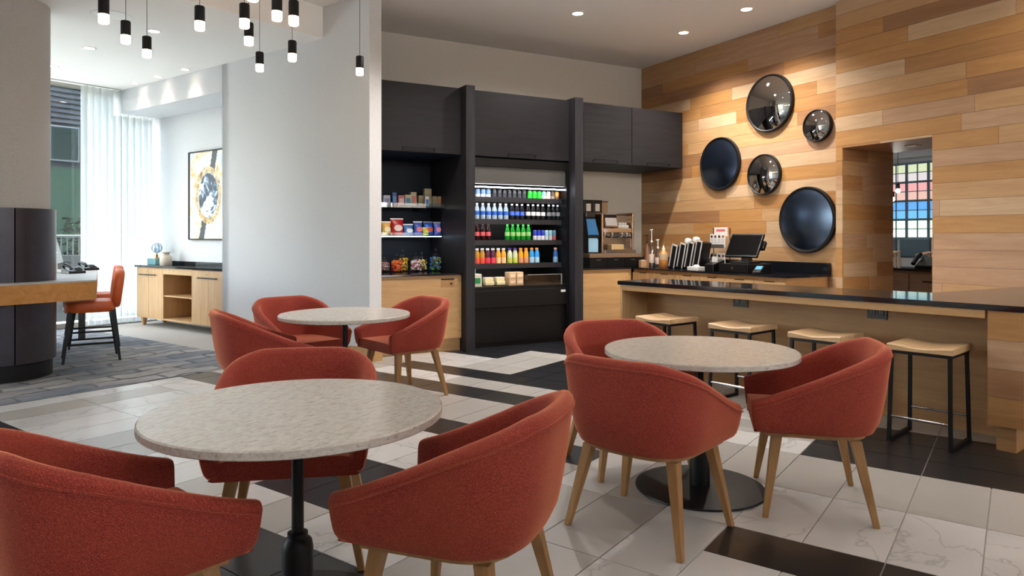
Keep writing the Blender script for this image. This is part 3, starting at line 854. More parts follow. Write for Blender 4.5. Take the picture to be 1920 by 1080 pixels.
# ================================================================== coral tub chairs
ZB, ZT = 0.42, 0.838
def lvl(z):
    return max(0.0, (z - ZB) / (ZT - ZB)) ** 0.55
def plan(th, s, l, ins=0.0):
    w = 0.298 + 0.068 * l - ins; yb = -0.288 - 0.079 * l + ins; yf = 0.278 + 0.024 * (1 - (1 - l) ** 2)
    y0 = -0.02
    if s == 'L': return (-w, yf + (y0 - yf) * th)
    if s == 'R': return (w, y0 + (yf - y0) * th)
    p = 2 / 3.0
    return (-w * math.copysign(abs(math.cos(th)) ** p, math.cos(th)), y0 + (yb - y0) * abs(math.sin(th)) ** p)
def stations(n):
    dense = [(k / 60, 'L') for k in range(60)] + [(math.pi * k / 300, 'C') for k in range(301)] + [(k / 60, 'R') for k in range(1, 61)]
    pts = [plan(a, s, 0.8) for a, s in dense]
    acc = [0]
    for p, q in zip(pts, pts[1:]): acc.append(acc[-1] + math.dist(p, q))
    out = []
    for k in range(n + 1):
        tgt = acc[-1] * k / n
        i = min(range(len(acc)), key=lambda m: abs(acc[m] - tgt))
        out.append((dense[i], k / n))
    return out
def rim(q):
    m = abs(q - 0.5) * 2
    t = min(1, max(0, (m - 0.22) / 0.78))
    s = t * t * (3 - 2 * t)
    return ZT - 0.262 * (0.35 * s + 0.65 * t ** 1.2)
def shell():
    rings = []; TH = 0.058
    st = stations(56); pipe = []
    for (a, s), q in st:
        zr = rim(q); ring = []
        for k in range(9):
            z = ZB + (zr - 0.022 - ZB) * k / 8
            x, y = plan(a, s, lvl(z)); ring.append((x, y, z))
        xo, yo = ring[-1][:2]
        xi, yi = plan(a, s, lvl(zr), TH)
        pipe.append((xo * 1.004, yo * 1.004, zr - 0.034))
        for u, dz in ((0.06, 0.010), (0.22, 0.021), (0.5, 0.026), (0.78, 0.021), (0.94, 0.010)):
            ring.append((xo + (xi - xo) * u, yo + (yi - yo) * u, zr - 0.022 + dz))
        for k in range(6):
            z = zr - 0.022 + (0.44 - zr + 0.022) * k / 5
            x, y = plan(a, s, lvl(z), TH + 0.012 * k / 5); ring.append((x, y, z))
        ring.append((ring[-1][0], ring[-1][1], ZB))
        rings.append(ring)
    def endcap(r, dy):
        cx = sum(p[0] for p in r) / len(r); cz = sum(p[2] for p in r) / len(r)
        return [(cx + (p[0] - cx) * 0.72, p[1] + dy, cz + (p[2] - cz) * 0.88) for p in r]
    rings = [endcap(rings[0], 0.014)] + rings + [endcap(rings[-1], 0.014)]
    return rings, pipe
def tub_chair():
    t = thing('tub_chair', '', 'chair')
    rings, pipe = shell()
    sh = MB().loft(rings).build('shell', M['fabric'], t, smooth=True)
    MB().tube(pipe, 0.004, 6).build('piping', M['fabric'], sh, smooth=True)
    st = stations(40)
    lay = []
    for z, ins in ((0.412, 0.03), (0.418, 0.012), (0.445, 0.045), (0.475, 0.048), (0.488, 0.056), (0.494, 0.085)):
        lay.append([(plan(a, s, 0.12, ins)[0], plan(a, s, 0.12, ins)[1] + (0.012 if s != 'C' and ((s == 'L' and a < 0.02) or (s == 'R' and a > 0.98)) else 0), z) for (a, s), q in st])
    MB().loft(lay).build('seat', M['fabric'], t, smooth=True)
    pl_ = [plan(a, s, 0.0, 0.035) for (a, s), q in st]
    MB().prism([(x, min(y, 0.235)) for x, y in pl_], 0.392, 0.4118).build('seat_frame', M['oak_leg'], t)
    for sx in (-1, 1):
        MB().taper((sx * 0.298, 0.245, 0), (sx * 0.222, 0.185, 0.393), 0.028, 0.052).build('leg', M['oak_leg'], t, bev=0.003)
        MB().taper((sx * 0.298, -0.255, 0), (sx * 0.222, -0.175, 0.393), 0.028, 0.052).build('leg', M['oak_leg'], t, bev=0.003)
    return t
tc_ = tub_chair()
CH = [((-1.21, 2.11), (0.65, 0.76), 'coral tub chair cut by the left edge at the nearest table'),
      ((-0.175, 2.39), (-0.94, 0.34), 'coral tub chair right of the nearest table, seen from its side'),
      ((-0.96, 3.09), (0.17, -0.985), 'orange-lit coral tub chair behind the nearest table, back rest facing us'),
      ((0.661, 3.357), (0.66, 0.75), 'coral tub chair with its back to us in front of the bar-side table'),
      ((1.563, 3.671), (-0.966, 0.26), 'coral tub chair right of the bar-side table beside the bar stools'),
      ((0.71, 4.26), (0.30, -0.954), 'coral tub chair behind the bar-side table, nearest the drinks cooler'),
      ((-1.88, 5.27), (0.87, 0.49), 'coral tub chair left of the farthest table, back toward the lobby carpet'),
      ((-1.86, 6.14), (0.72, -0.70), 'coral tub chair against the white wall behind the farthest table'),
      ((-0.96, 6.17), (-0.76, -0.65), 'coral tub chair right of the farthest table before the snack cabinet')]
for i, (p, f_, lb) in enumerate(CH):
    t = tc_ if i == 0 else copy_tree(tc_)
    t.location = (p[0], p[1], 0)
    t.rotation_euler = (0, 0, math.atan2(f_[1], f_[0]) - math.pi / 2)
    tag(t, lb, 'chair', 'coral tub chairs')

# ================================================================== bar with stools
P0 = (1.057, 7.006); L = 3.40
oB = thing('oak_bar', 'oak bar base with an open knee recess and plank end post', 'bar', BAR0, 0, BAR)
MB().box(0.05, L - 0.03, 0.40, 0.425, 0.0, 0.905).build('front_panel', M['oak_bar'], oB)
MB().box(0.05, L - 0.22, 0.015, 0.04, 0.852, 0.905).build('apron', M['oak'], oB)
MB().box(0.025, 0.05, 0.015, 0.56, 0.0, 0.905).build('end_panel', M['oak_z'], oB)
ep = MB().box(L - 0.20, L - 0.01, 0.015, 0.40, 0.165, 0.905).build('end_post', M['oak_bar'], oB)
for i in range(4):
    z = 0.165 + i * 0.185
    MB().box(L - 0.203, L - 0.008, 0.0085, 0.0148, z + 0.001, z + 0.184).build('plank', M['plank_x'][(i * 2 + 1) % 6], ep)
MB().box(L - 0.17, L - 0.06, 0.06, 0.40, 0.0, 0.164).build('plinth', M['oak_bar'], oB)
MB().box(L - 0.03, L - 0.012, 0.40, 0.56, 0.0, 0.905).build('return_panel', M['oak_bar'], oB)
def outlet(u, lab):
    o = MB().box(u - 0.075, u + 0.075, 0.392, 0.3998, 0.745, 0.845).build('outlet', M['black_plastic'], oB)
    o['label'] = 'black twin power outlet'
    for k in (-0.032, 0.032):
        MB().box(u + k - 0.022, u + k + 0.022, 0.389, 0.3925, 0.765, 0.825).build('socket', C(44, 46, 50), o)
        MB().box(u + k - 0.012, u + k - 0.006, 0.388, 0.3905, 0.787, 0.81).box(u + k + 0.006, u + k + 0.012, 0.388, 0.3905, 0.787, 0.81).build('slot', C(150, 150, 150), o)
outlet(1.14, ''); outlet(2.34, '')
# worktop polygon: bar front, return toward the plank wall
q0, q1 = BAR0, barp(L + 0.0, 0.0)
ret_back = cafe(5.52, 3.26); wall_b = cafe(7.05, 3.26); wall_f = cafe(7.05, 2.35)
bt = MB().prism([q0, q1, wall_f, wall_b, ret_back, barp(0.0, 0.60)], 0.906, 0.945).build('bar_worktop', M['stone_black'], bev=0.003)
tag(bt, 'long polished black stone bar top with a return to the plank wall', 'worktop')
rb = thing('bar_return', 'oak clad bar return running from the bar end to the plank wall', 'bar', rz=CAFE)
MB().box(5.05, 7.05, 2.42, 2.45, 0.0, 0.905).build('front_panel', M['oak_bar'], rb)
MB().box(5.62, 7.05, 3.2, 3.22, 0.0, 0.905).build('back_panel', M['oak_bar'], rb)

def stool():
    t = thing('bar_stool', '', 'stool')
    nx, top, bot = 16, [], []
    rings = []
    for i in range(nx + 1):
        x = -0.2 + 0.4 * i / nx
        z = 0.66 - 0.016 * math.cos(math.pi * x / 0.4) ** 2
        rings.append([(x, -0.2, 0.618), (x, 0.2, 0.618), (x, 0.2, z - 0.004), (x, 0.196, z), (x, -0.19, z), (x, -0.2, z - 0.006)])
    MB().loft(rings).build('seat', M['ash'], t, bev=0.002)
    s_ = 0.011
    def barm(p, q, s0=0.022): return MB().taper(p, q, s0, s0)
    for sx in (-1, 1):
        for y in (-0.185, 0.185):
            barm((sx * 0.185, y * 1.08, 0.0), (sx * 0.175, y * 0.96, 0.60)).build('leg', M['metal_black'], t)
        MB().box(sx * 0.185 - s_, sx * 0.185 + s_, -0.188, 0.188, 0.0, 0.022).build('runner', M['metal_black'], t)
    MB().box(-0.186, 0.186, -0.188, -0.166, 0.596, 0.6175).box(-0.186, 0.186, 0.166, 0.188, 0.596, 0.6175).box(-0.186, -0.164, -0.166, 0.166, 0.596, 0.6175).box(0.164, 0.186, -0.166, 0.166, 0.596, 0.6175).build('seat_frame', M['metal_black'], t)
    for y in (-0.194, 0.194):
        MB().tube([(-0.172, y, 0.17), (0.172, y, 0.17)], 0.0095, 10).build('footrest', M['chrome'], t, smooth=True)
    return t
st_ = stool()
u_, w_ = Vector((math.cos(BAR), math.sin(BAR))), Vector((-math.sin(BAR), math.cos(BAR)))
FL = [(1.170, 6.43), (1.684, 5.888), (2.143, 5.365), (2.591, 4.795)]
SL = ['wooden bar stool with black metal frame, farthest from us along the bar', 'wooden bar stool with black frame, second from the far end of the bar',
      'wooden bar stool with black frame, mostly hidden behind a coral chair back', 'wooden bar stool with black frame and chrome footrests nearest us by the end post']
for i, p in enumerate(FL):
    t = st_ if i == 0 else copy_tree(st_)
    q = Vector(p) + u_ * 0.19 + w_ * 0.16
    t.location = (q.x, q.y, 0); t.rotation_euler = (0, 0, BAR + R(1.5 * (i - 1)))
    tag(t, SL[i], 'stool', 'bar stools')
# ================================================================== black cabinet wall
def ct(name, label, cat, c, n, z=0, group=None, rz=0.0):
    return thing(name, label, cat, cafe(c, n), z, CAFE + rz, group)
FN = 7.77
lb_ = ct('base_cabinet', 'oak base cabinet under the snack shelves with a lock', 'cabinet', 2.42, FN, 0, 'oak base cabinets')
box(0, 1.105, 0.02, 1.03, 0.155, 0.922).build('body', M['oak'], lb_)
box(0, 1.105, 0.06, 1.03, 0, 0.154).build('plinth', M['oak'], lb_)
d_ = box(0.003, 1.05, 0, 0.0195, 0.16, 0.88).build('door', M['oak'], lb_)
box(0.83, 1.0, -0.003, 0.0005, 0.78, 0.875).build('pull_plate', M['oak_bar'], d_)
box(0.83, 1.0, -0.005, -0.002, 0.868, 0.882).build('pull_slot', M['metal_black'], d_)
MB().tube([(0.96, -0.008, 0.82), (0.96, 0, 0.82)], 0.013, 12).build('lock', M['metal_black'], d_)
wt = box(2.42, 3.527, FN - 0.02, NB - 0.03, 0.923, 0.945).build('snack_worktop', M['stone_black'], rz=CAFE, bev=0.003)
tag(wt, 'black stone worktop carrying the candy jars', 'worktop')
lining = MB().box(2.42, 3.527, NB - 0.029, NB - 0.002, 0.946, 2.395).build('back_panel', M['dark'], rz=CAFE)
tag(lining, 'dark navy lining panel behind the snack shelves', 'panel')
def upper(c0, c1, label, doors=1):
    u = ct('wall_cabinet', label, 'cabinet', c0, 7.80, 2.39, 'black wall cabinets')
    w = c1 - c0
    box(0, w, 0.021, 1.02, 0, 0.81).build('body', M['dark'], u)
    d = box(0.003, w - 0.003, 0, 0.0205, 0.002, 0.81).build('door', M['black'], u)
    m = w * 0.5
    MB().tube([(m - 0.2, 0, 0.02), (m - 0.2, -0.03, 0.05), (m + 0.2, -0.03, 0.05), (m + 0.2, 0, 0.02)], 0.006, 6).build('handle', M['metal_black'], d)
    return u
upper(2.42, 3.527, 'black wall cabinet above the snack shelves')
upper(3.653, 5.098, 'wide black wall cabinet above the drinks cooler')
upper(5.232, 6.144, 'black wall cabinet above the coffee machine')
upper(6.148, 7.078, 'black wall cabinet at the far right meeting the plank wall')
for c0, c1, lab in ((3.53, 3.65, 'tall black upright panel left of the drinks cooler'), (5.101, 5.229, 'tall black upright panel right of the drinks cooler')):
    o = box(c0, c1, 7.66, NB - 0.002, 0, 3.22).build('upright_panel', M['black_v'], rz=CAFE, bev=0.002)
    tag(o, lab, 'panel', 'black upright panels')

# ------------------------------------------------------------------ drinks cooler
ck = ct('drinks_cooler', 'black open-front drinks cooler with lit shelves of bottles', 'cooler', 3.655, 7.80)
W = 1.442
box(0, 0.04, 0.0, 0.95, 0, 2.37).build('side_panel', M['cooler'], ck)
box(W - 0.04, W, 0.0, 0.95, 0, 2.37).build('side_panel', M['cooler'], ck)
box(0.04, W - 0.04, 0.90, 0.95, 0.1, 2.37).build('back_panel', M['cooler'], ck)
box(0.04, W - 0.04, 0.0, 0.9, 2.27, 2.37).build('top_panel', M['cooler'], ck)
box(0.04, W - 0.04, 0.02, 0.12, 2.05, 2.27).build('night_blind', M['cooler_grey'], ck, bev=0.01)
box(0.04, W - 0.04, 0.03, 0.06, 2.005, 2.018).build('tube_light', M['tube'], ck)
box(0.04, W - 0.04, 0.03, 0.9, 0.06, 0.488).build('lower_panel', M['cooler'], ck)
box(0.04, W - 0.04, -0.005, 0.5, 0.495, 0.715).build('bumper_panel', M['cooler'], ck, bev=0.006)
box(0.03, W - 0.03, 0.05, 0.9, 0.0, 0.058).build('toe_kick', M['metal_black'], ck)
box(0.04, W - 0.04, 0.01, 0.9, 0.716, 0.76).build('deck', M['cooler'], ck)
box(0.05, W - 0.05, 0.012, 0.02, 0.76, 0.80).build('front_glass', M['glass'], ck)
box(W - 0.13, W - 0.06, -0.008, -0.005, 0.66, 0.69).build('badge', M['white'], ck)
SH = [1.862, 1.582, 1.315, 1.017]
for i, z in enumerate(SH):
    s = box(0.045, W - 0.045, 0.13, 0.72, z, z + 0.018).build('shelf', M['cooler'], ck)
    box(0.045, W - 0.045, 0.118, 0.1295, z - 0.034, z + 0.03).build('price_rail', C(38, 38, 42, 0.3), s)
    box(0.06, W - 0.06, 0.14, 0.16, z - 0.014, z - 0.002).build('shelf_light', M['shelf_tube'], s)

def profile(kind):
    if kind == 'bottle': return [(0, 0), (0.029, 0), (0.032, 0.006), (0.032, 0.13), (0.026, 0.155), (0.0135, 0.185), (0.0135, 0.195), (0, 0.195)], (0.0328, 0.065, 0.115), (0.0155, 0.193, 0.215)
    if kind == 'juice': return [(0, 0), (0.03, 0), (0.033, 0.006), (0.031, 0.06), (0.034, 0.115), (0.03, 0.145), (0.018, 0.175), (0.018, 0.185), (0, 0.185)], (0.0345, 0.012, 0.085), (0.0215, 0.18, 0.206)
    if kind == 'can': return [(0, 0), (0.026, 0), (0.032, 0.008), (0.032, 0.098), (0.027, 0.108), (0.025, 0.11), (0, 0.106)], (0.0325, 0.012, 0.05), (0.024, 0.107, 0.111)
    if kind == 'slim': return [(0, 0), (0.022, 0), (0.027, 0.008), (0.027, 0.128), (0.023, 0.14), (0, 0.137)], (0.0275, 0.01, 0.07), (0.021, 0.138, 0.143)
protos = {}
def drink(kind, key, body, label_m, cap, label, group, cat, c, n, z):
    if key not in protos:
        p, lb, cp = profile(kind)
        t = ct(kind_name[kind], label, cat, c, n, z, group)
        MB().lathe(p, 16).build('body', body, t, smooth=True)
        MB().lathe([(lb[0] - 0.001, lb[1]), (lb[0], lb[1] + 0.001), (lb[0], lb[2] - 0.001), (lb[0] - 0.001, lb[2])], 16).build('wrapper', label_m, t, smooth=True)
        MB().lathe([(0, cp[1]), (cp[0], cp[1]), (cp[0], cp[2]), (0, cp[2])], 14).build('cap', cap, t)
        protos[key] = t
    else:
        t = copy_tree(protos[key]); x, y = cafe(c, n); t.location = (x, y, z)
    return t
kind_name = {'bottle': 'drink_bottle', 'juice': 'juice_bottle', 'can': 'drink_can', 'slim': 'slim_can'}
NI = 7.985
wht = M['white']
water = C(178, 198, 216, 0.08)
ORD = ['first', 'second', 'third', 'fourth', 'fifth', 'sixth', 'seventh']
def run(kind, key, body, lab, cap, label, group, cat, c0, pitch, num, z):
    for k in range(num):
        t = drink(kind, key, body, lab, cap, label, group, cat, c0 + k * pitch, NI, z)
        if num > 1: t['label'] = label + ', ' + ORD[k] + ' from left'
z1_, z2_, z3_, z4_ = [z + 0.018 for z in SH]
# top shelf
run('can', 'c_blue', C(96, 130, 190), wht, M['steel'], 'blue and white drink can on top cooler shelf', 'blue cans on the top cooler shelf', 'can', 3.84, 0.075, 3, z1_)
run('can', 'c_dark', C(26, 26, 30), C(52, 52, 58), M['steel'], 'black drink can in row on top cooler shelf', 'black cans on the top cooler shelf', 'can', 4.075, 0.073, 7, z1_)
run('can', 'c_green', C(24, 190, 34), C(40, 205, 50), M['steel'], 'bright green drink can on the top cooler shelf', 'green cans on the top cooler shelf', 'can', 4.60, 0.072, 3, z1_)
run('can', 'c_teal', C(120, 190, 196), wht, M['steel'], 'teal and white drink can beside the green ones on the top cooler shelf', 'teal cans', 'can', 4.815, 0.07, 1, z1_)
run('can', 'c_beige', C(206, 180, 160), C(226, 206, 190), M['steel'], 'beige drink can on the top cooler shelf', 'beige cans', 'can', 4.885, 0.07, 1, z1_)
run('can', 'c_brown', C(70, 48, 36), C(150, 132, 116), M['steel'], 'dark brown drink can near the right end of the top cooler shelf', 'brown cans', 'can', 4.955, 0.07, 1, z1_)
run('can', 'c_amber', C(206, 140, 50), C(120, 84, 60), M['steel'], 'amber drink can at the right end of the top cooler shelf', 'amber cans', 'can', 5.02, 0.07, 1, z1_)
# second shelf
run('bottle', 'b_water', water, C(40, 96, 190), wht, 'clear water bottle with blue label on second cooler shelf', 'blue-labelled water bottles', 'bottle', 3.83, 0.083, 6, z2_)
run('bottle', 'b_navy', C(28, 30, 42, 0.1), C(74, 112, 210), wht, 'dark bottle with blue label on second cooler shelf', 'dark bottles with blue labels', 'bottle', 4.335, 0.074, 3, z2_)
run('bottle', 'b_white', C(30, 28, 30, 0.1), C(232, 226, 226), wht, 'dark bottle with white label and cap on second cooler shelf', 'dark bottles with white labels', 'bottle', 4.575, 0.076, 4, z2_)
run('bottle', 'b_black', C(20, 24, 28, 0.1), C(120, 122, 128), C(225, 226, 228), 'black bottle with grey label on second cooler shelf', 'black bottles with grey labels', 'bottle', 4.895, 0.07, 3, z2_)
# third shelf
run('bottle', 'b_cola', C(48, 14, 16, 0.08), C(214, 90, 96), C(60, 24, 26), 'cola bottle with a red label on the third cooler shelf', 'cola bottles', 'bottle', 3.83, 0.08, 3, z3_)
run('bottle', 'b_green', C(20, 150, 40, 0.1), C(150, 200, 120), C(40, 190, 60), 'bright green soda bottle on the third cooler shelf', 'green soda bottles', 'bottle', 4.265, 0.079, 5, z3_)
run('slim', 's_blue', C(40, 60, 180), C(206, 208, 220), M['steel'], 'slim blue and silver can on the third cooler shelf', 'blue slim cans', 'can', 4.68, 0.06, 3, z3_)
run('slim', 's_teal', C(150, 190, 206), C(190, 200, 206), M['steel'], 'slim pale blue can on the third cooler shelf', 'pale blue slim cans', 'can', 4.86, 0.06, 2, z3_)
run('slim', 's_red', C(70, 130, 150), C(176, 70, 70), M['steel'], 'slim teal and red can at the right of the third cooler shelf', 'teal and red slim cans', 'can', 4.98, 0.06, 1, z3_)
# fourth shelf
run('juice', 'j_or', C(196, 140, 40), C(226, 90, 70), wht, 'amber juice bottle with red label on fourth cooler shelf', 'amber juice bottles', 'bottle', 3.83, 0.074, 2, z4_)
run('juice', 'j_pu', C(86, 24, 54), C(226, 70, 90), wht, 'purple juice bottle with pink label on fourth cooler shelf', 'purple juice bottles', 'bottle', 3.98, 0.076, 2, z4_)
run('juice', 'j_o2', C(232, 160, 50), C(238, 200, 150), wht, 'orange juice bottle with white cap on the fourth cooler shelf', 'orange juice bottles with white caps', 'bottle', 4.133, 0.076, 2, z4_)
run('juice', 'j_gr', C(200, 206, 170), C(196, 206, 90), C(90, 70, 160), 'pale juice bottle with purple cap on fourth cooler shelf', 'juice bottles with purple caps', 'bottle', 4.30, 0.08, 2, z4_)
run('juice', 'j_gl', C(240, 160, 30), C(214, 150, 110), C(240, 150, 70), 'orange sports drink with orange cap on the fourth cooler shelf', 'orange sports drinks', 'bottle', 4.465, 0.08, 2, z4_)
run('juice', 'j_bl', C(40, 150, 220), C(170, 206, 230), C(240, 150, 70), 'bright blue sports drink with orange cap on the fourth cooler shelf', 'blue sports drinks', 'bottle', 4.63, 0.08, 2, z4_)
run('juice', 'j_b2', C(30, 84, 150), C(120, 160, 190), C(200, 150, 110), 'lone dark blue drink at the right end of the fourth cooler shelf', 'lone blue drink', 'bottle', 5.0, 0.08, 1, z4_)
# deck of the cooler: food
def pack(name, label, c, n, z, w, d, h, m, m2, cat='package', tilt=0.0):
    t = ct(name, label, cat, c, n, z)
    MB().loft([[(-w / 2, 0, 0), (w / 2, 0, 0), (w / 2, d, 0), (-w / 2, d, 0)], [(-w / 2 * 0.96, tilt, h), (w / 2 * 0.96, tilt, h), (w / 2 * 0.96, d, h), (-w / 2 * 0.96, d, h)]]).build('body', m, t, bev=0.004)
    k0, k1 = 0.25, 0.7
    MB().add([(-w * 0.35, tilt * k0 - 0.002, h * k0), (w * 0.35, tilt * k0 - 0.002, h * k0), (w * 0.35, tilt * k1 - 0.002, h * k1), (-w * 0.35, tilt * k1 - 0.002, h * k1),
              (-w * 0.35, tilt * k0 + 0.001, h * k0), (w * 0.35, tilt * k0 + 0.001, h * k0), (w * 0.35, tilt * k1 + 0.001, h * k1), (-w * 0.35, tilt * k1 + 0.001, h * k1)],
             [(0, 1, 2, 3), (7, 6, 5, 4), (0, 4, 5, 1), (1, 5, 6, 2), (2, 6, 7, 3), (3, 7, 4, 0)]).build('wrapper', m2, t)
    return t
pack('salad_cup', 'white and green food cup at the left of the cooler deck', 3.78, 7.88, 0.76, 0.14, 0.12, 0.16, C(214, 206, 190), C(30, 130, 70))
pack('food_carton', 'teal food carton standing behind the green cup on the cooler deck', 3.78, 8.04, 0.76, 0.12, 0.1, 0.27, C(120, 206, 190), C(60, 170, 150))
for c, lb in ((3.98, 'clear sandwich wedge box on the cooler deck, left one'), (4.14, 'clear sandwich wedge box on the cooler deck, right one')):
    t = ct('sandwich_box', lb, 'food box', c, 7.88, 0.76, 'sandwich boxes in the cooler')
    MB().prism([(0, 0), (0.16, 0.0), (0.16, 0.13), (0.03, 0.13)], -0.07, 0.07, Matrix.Rotation(R(90), 4, 'Y') @ Matrix.Rotation(R(90), 4, 'Z')).build('clamshell', M['jar_glass'], t)
    MB().box(-0.06, 0.06, 0.03, 0.12, 0.01, 0.05).box(-0.06, 0.06, 0.05, 0.13, 0.06, 0.11).build('bread', C(226, 210, 176, 0.7), t, bev=0.006)
    MB().box(-0.062, 0.062, 0.035, 0.125, 0.049, 0.061).build('filling', C(240, 226, 150, 0.6), t)
for k, (c, z, lb) in enumerate(((4.30, 0.76, 'beige snack tray on the cooler deck, lower left of four'), (4.41, 0.76, 'beige snack tray on the cooler deck, lower right of four'),
                            (4.30, 0.846, 'beige snack tray on the cooler deck, upper left of four'), (4.41, 0.846, 'beige snack tray on the cooler deck, upper right of four'))):
    pack('snack_tray', lb, c, 7.90, z, 0.10, 0.13, 0.085, C(206, 170, 130), C(232, 206, 180))
bn = ct('display_bin', 'empty clear display bin at the right of the cooler deck', 'bin', 4.50, 7.86, 0.76)
for q in ((0, 0.52, 0, 0.006), (0, 0.006, 0.006, 0.2), (0.514, 0.52, 0.006, 0.2), (0, 0.52, 0.2, 0.206)):
    box(q[0], q[1], q[2], q[3], 0, 0.13).build('wall', M['jar_glass'], bn)
MB().box(0, 0.52, -0.003, 0.006, 0.13, 0.137).box(0.512, 0.525, -0.003, 0.006, 0, 0.137).build('rim', C(150, 150, 150, 0.3), bn)

# ------------------------------------------------------------------ snack shelves
for z, lb in ((1.765, 'upper glass shelf holding small boxes'), (1.395, 'lower glass shelf holding chip bags')):
    t = ct('glass_shelf', lb, 'shelf', 2.43, 8.32, z, 'glass snack shelves')
    box(0, 1.09, 0, 0.47, 0, 0.012).build('pane', M['shelf_glass'], t)
    box(0, 1.09, -0.006, 0.0, -0.012, 0.045).build('front_lip', M['shelf_glass'], t)
    if z < 1.5: box(0.02, 1.07, 0.03, 0.045, -0.008, -0.001).build('jar_fill_strip', M['shelf_tube'], t)  # glow strip added to brighten the candy jars below
    for x in (0.28, 0.85):
        box(x, x + 0.02, 0.05, 0.47, -0.03, -0.001).build('bracket', M['metal_black'], t)
zs = 1.778
BX = [(2.80, 0.09, 0.13, (222, 218, 232), (150, 160, 210), 'white box with a lavender panel, far left of the upper snack shelf'), (2.90, 0.06, 0.17, (50, 90, 160), (90, 150, 200), 'slim blue box on the upper snack shelf'),
      (2.99, 0.085, 0.135, (214, 120, 130), (240, 206, 206), 'pink and red box on the upper snack shelf'), (3.08, 0.085, 0.145, (200, 190, 160), (70, 150, 190), 'beige box with a blue panel on the upper snack shelf'),
      (3.155, 0.08, 0.18, (206, 184, 156), (216, 130, 110), 'tall beige box with a coral panel on the upper snack shelf'), (3.26, 0.08, 0.14, (170, 156, 124), (150, 136, 106), 'olive box on the upper snack shelf'),
      (3.35, 0.10, 0.23, (176, 160, 124), (150, 140, 116), 'tallest tan box on the upper snack shelf'), (3.445, 0.07, 0.135, (186, 166, 130), (160, 150, 130), 'tan box second from the right on the upper snack shelf'),
      (3.512, 0.05, 0.135, (206, 176, 140), (222, 140, 100), 'tan box with an orange panel at the right of the upper snack shelf')]
for c, w, h, m1, m2, lb in BX:
    pack('snack_box', lb, c, 8.44, zs, w, 0.06, h, C(*m1), C(*m2), 'box')
pack('snack_box', 'small white and blue box in front of the tallest tan box', 3.305, 8.35, zs, 0.05, 0.035, 0.125, C(240, 238, 240), C(40, 130, 206), 'box')
def bag(label, c, w, h, m, m2, n=8.40, z=1.408):
    t = ct('snack_bag', label, 'snack bag', c, n, z)
    rings = []
    for k in range(9):
        u = k / 8; th = 0.035 * math.sin(math.pi * min(1, max(0, u))) ** 0.7 + 0.002
        ww = w / 2 * (1.0 - 0.10 * math.sin(math.pi * u))
        rings.append([(ww * math.cos(a), th * math.sin(a) + 0.02 + 0.03 * u, h * u) for a in [2 * math.pi * i / 16 for i in range(16)]])
    MB().loft(rings).build('pouch', m, t, smooth=True)
    MB().box(-w / 2, w / 2, 0.045, 0.051, h - 0.002, h + 0.012).build('seal', C(200, 200, 206, 0.3, 0.5), t)
    lab = []
    for i in range(14):
        a = 2 * math.pi * i / 14
        lab.append((w * 0.33 * math.cos(a), h * 0.2 * math.sin(a)))
    MB().prism(lab, -0.002, 0.002, Matrix.Translation((0, -0.016, h * 0.45)) @ Matrix.Rotation(R(90), 4, 'X')).build('print', m2, t)
bag('yellow and orange chip bag at the left end of the lower snack shelf', 2.79, 0.12, 0.16, C(226, 170, 80), C(240, 220, 170))
bag('large red chip bag on the lower snack shelf', 2.93, 0.17, 0.20, C(176, 28, 34, 0.3), C(236, 206, 190))
bag('blue and white snack bag with an oval print on the lower snack shelf', 3.08, 0.13, 0.13, C(70, 120, 180, 0.3), C(236, 226, 210))
bag('blue and pink snack bag with silver top on the lower snack shelf', 3.21, 0.12, 0.165, C(60, 90, 170, 0.3), C(226, 120, 130))
bag('small yellow snack bag on the lower snack shelf', 3.295, 0.075, 0.09, C(222, 206, 60, 0.3), C(236, 230, 140), n=8.36)
bag('wide blue chip bag with a red print on the lower snack shelf', 3.375, 0.13, 0.165, C(40, 100, 200, 0.3), C(206, 90, 60), n=8.46)
bag('pink and blue snack bag at the right end of the lower snack shelf', 3.475, 0.10, 0.16, C(84, 96, 180, 0.3), C(226, 140, 150))
def jar(label, c, r, h, colors, n=8.42):
    t = ct('candy_jar', label, 'jar', c, n, 0.945, 'glass candy jars')
    hb = h * 0.72
    MB().lathe([(0, 0), (r * 0.8, 0), (r * 0.9, 0.01), (r, hb * 0.4), (r * 0.95, hb * 0.75), (r * 0.62, hb), (r * 0.62, hb + 0.01)], 24).build('bowl', M['jar_glass'], t, smooth=True)
    l = MB().lathe([(r * 0.7, hb + 0.01), (r * 0.68, hb + 0.02), (r * 0.3, hb + h * 0.12), (0.012, hb + h * 0.15), (0.02, h * 0.94), (0.018, h), (0, h)], 20).build('lid', M['jar_glass'], t, smooth=True)
    r2 = random.Random(int(c * 1000))
    for ci, cc in enumerate(colors):
        mb = MB()
        for k in range(110 // len(colors)):
            a, q = r2.uniform(0, 6.28), math.sqrt(r2.uniform(0, 1)) * r * 0.78
            z = 0.02 + r2.uniform(0, 1) * hb * 0.72
            mb.sphere((q * math.cos(a), q * math.sin(a), z), r * 0.17, 6, 4)
        o = mb.build('sweets', C(*cc), t, smooth=True); o['kind'] = 'stuff'
jar('candy jar of mixed red sweets half behind the white wall end', 2.775, 0.072, 0.19, [(150, 60, 70), (110, 120, 90), (206, 160, 170)], 8.46)
jar('candy jar of orange and red sweets', 2.905, 0.078, 0.23, [(236, 110, 30), (222, 60, 30), (230, 140, 50)], 8.36)
jar('candy jar of yellow sweets with a tall knob lid', 3.03, 0.075, 0.28, [(236, 190, 40), (160, 130, 50)], 8.50)
jar('candy jar of pink and white sweets', 3.155, 0.08, 0.235, [(190, 110, 130), (236, 226, 226)], 8.36)
jar('candy jar of pale yellow wrapped sweets', 3.285, 0.08, 0.24, [(226, 196, 90), (240, 226, 150), (90, 60, 40)], 8.50)
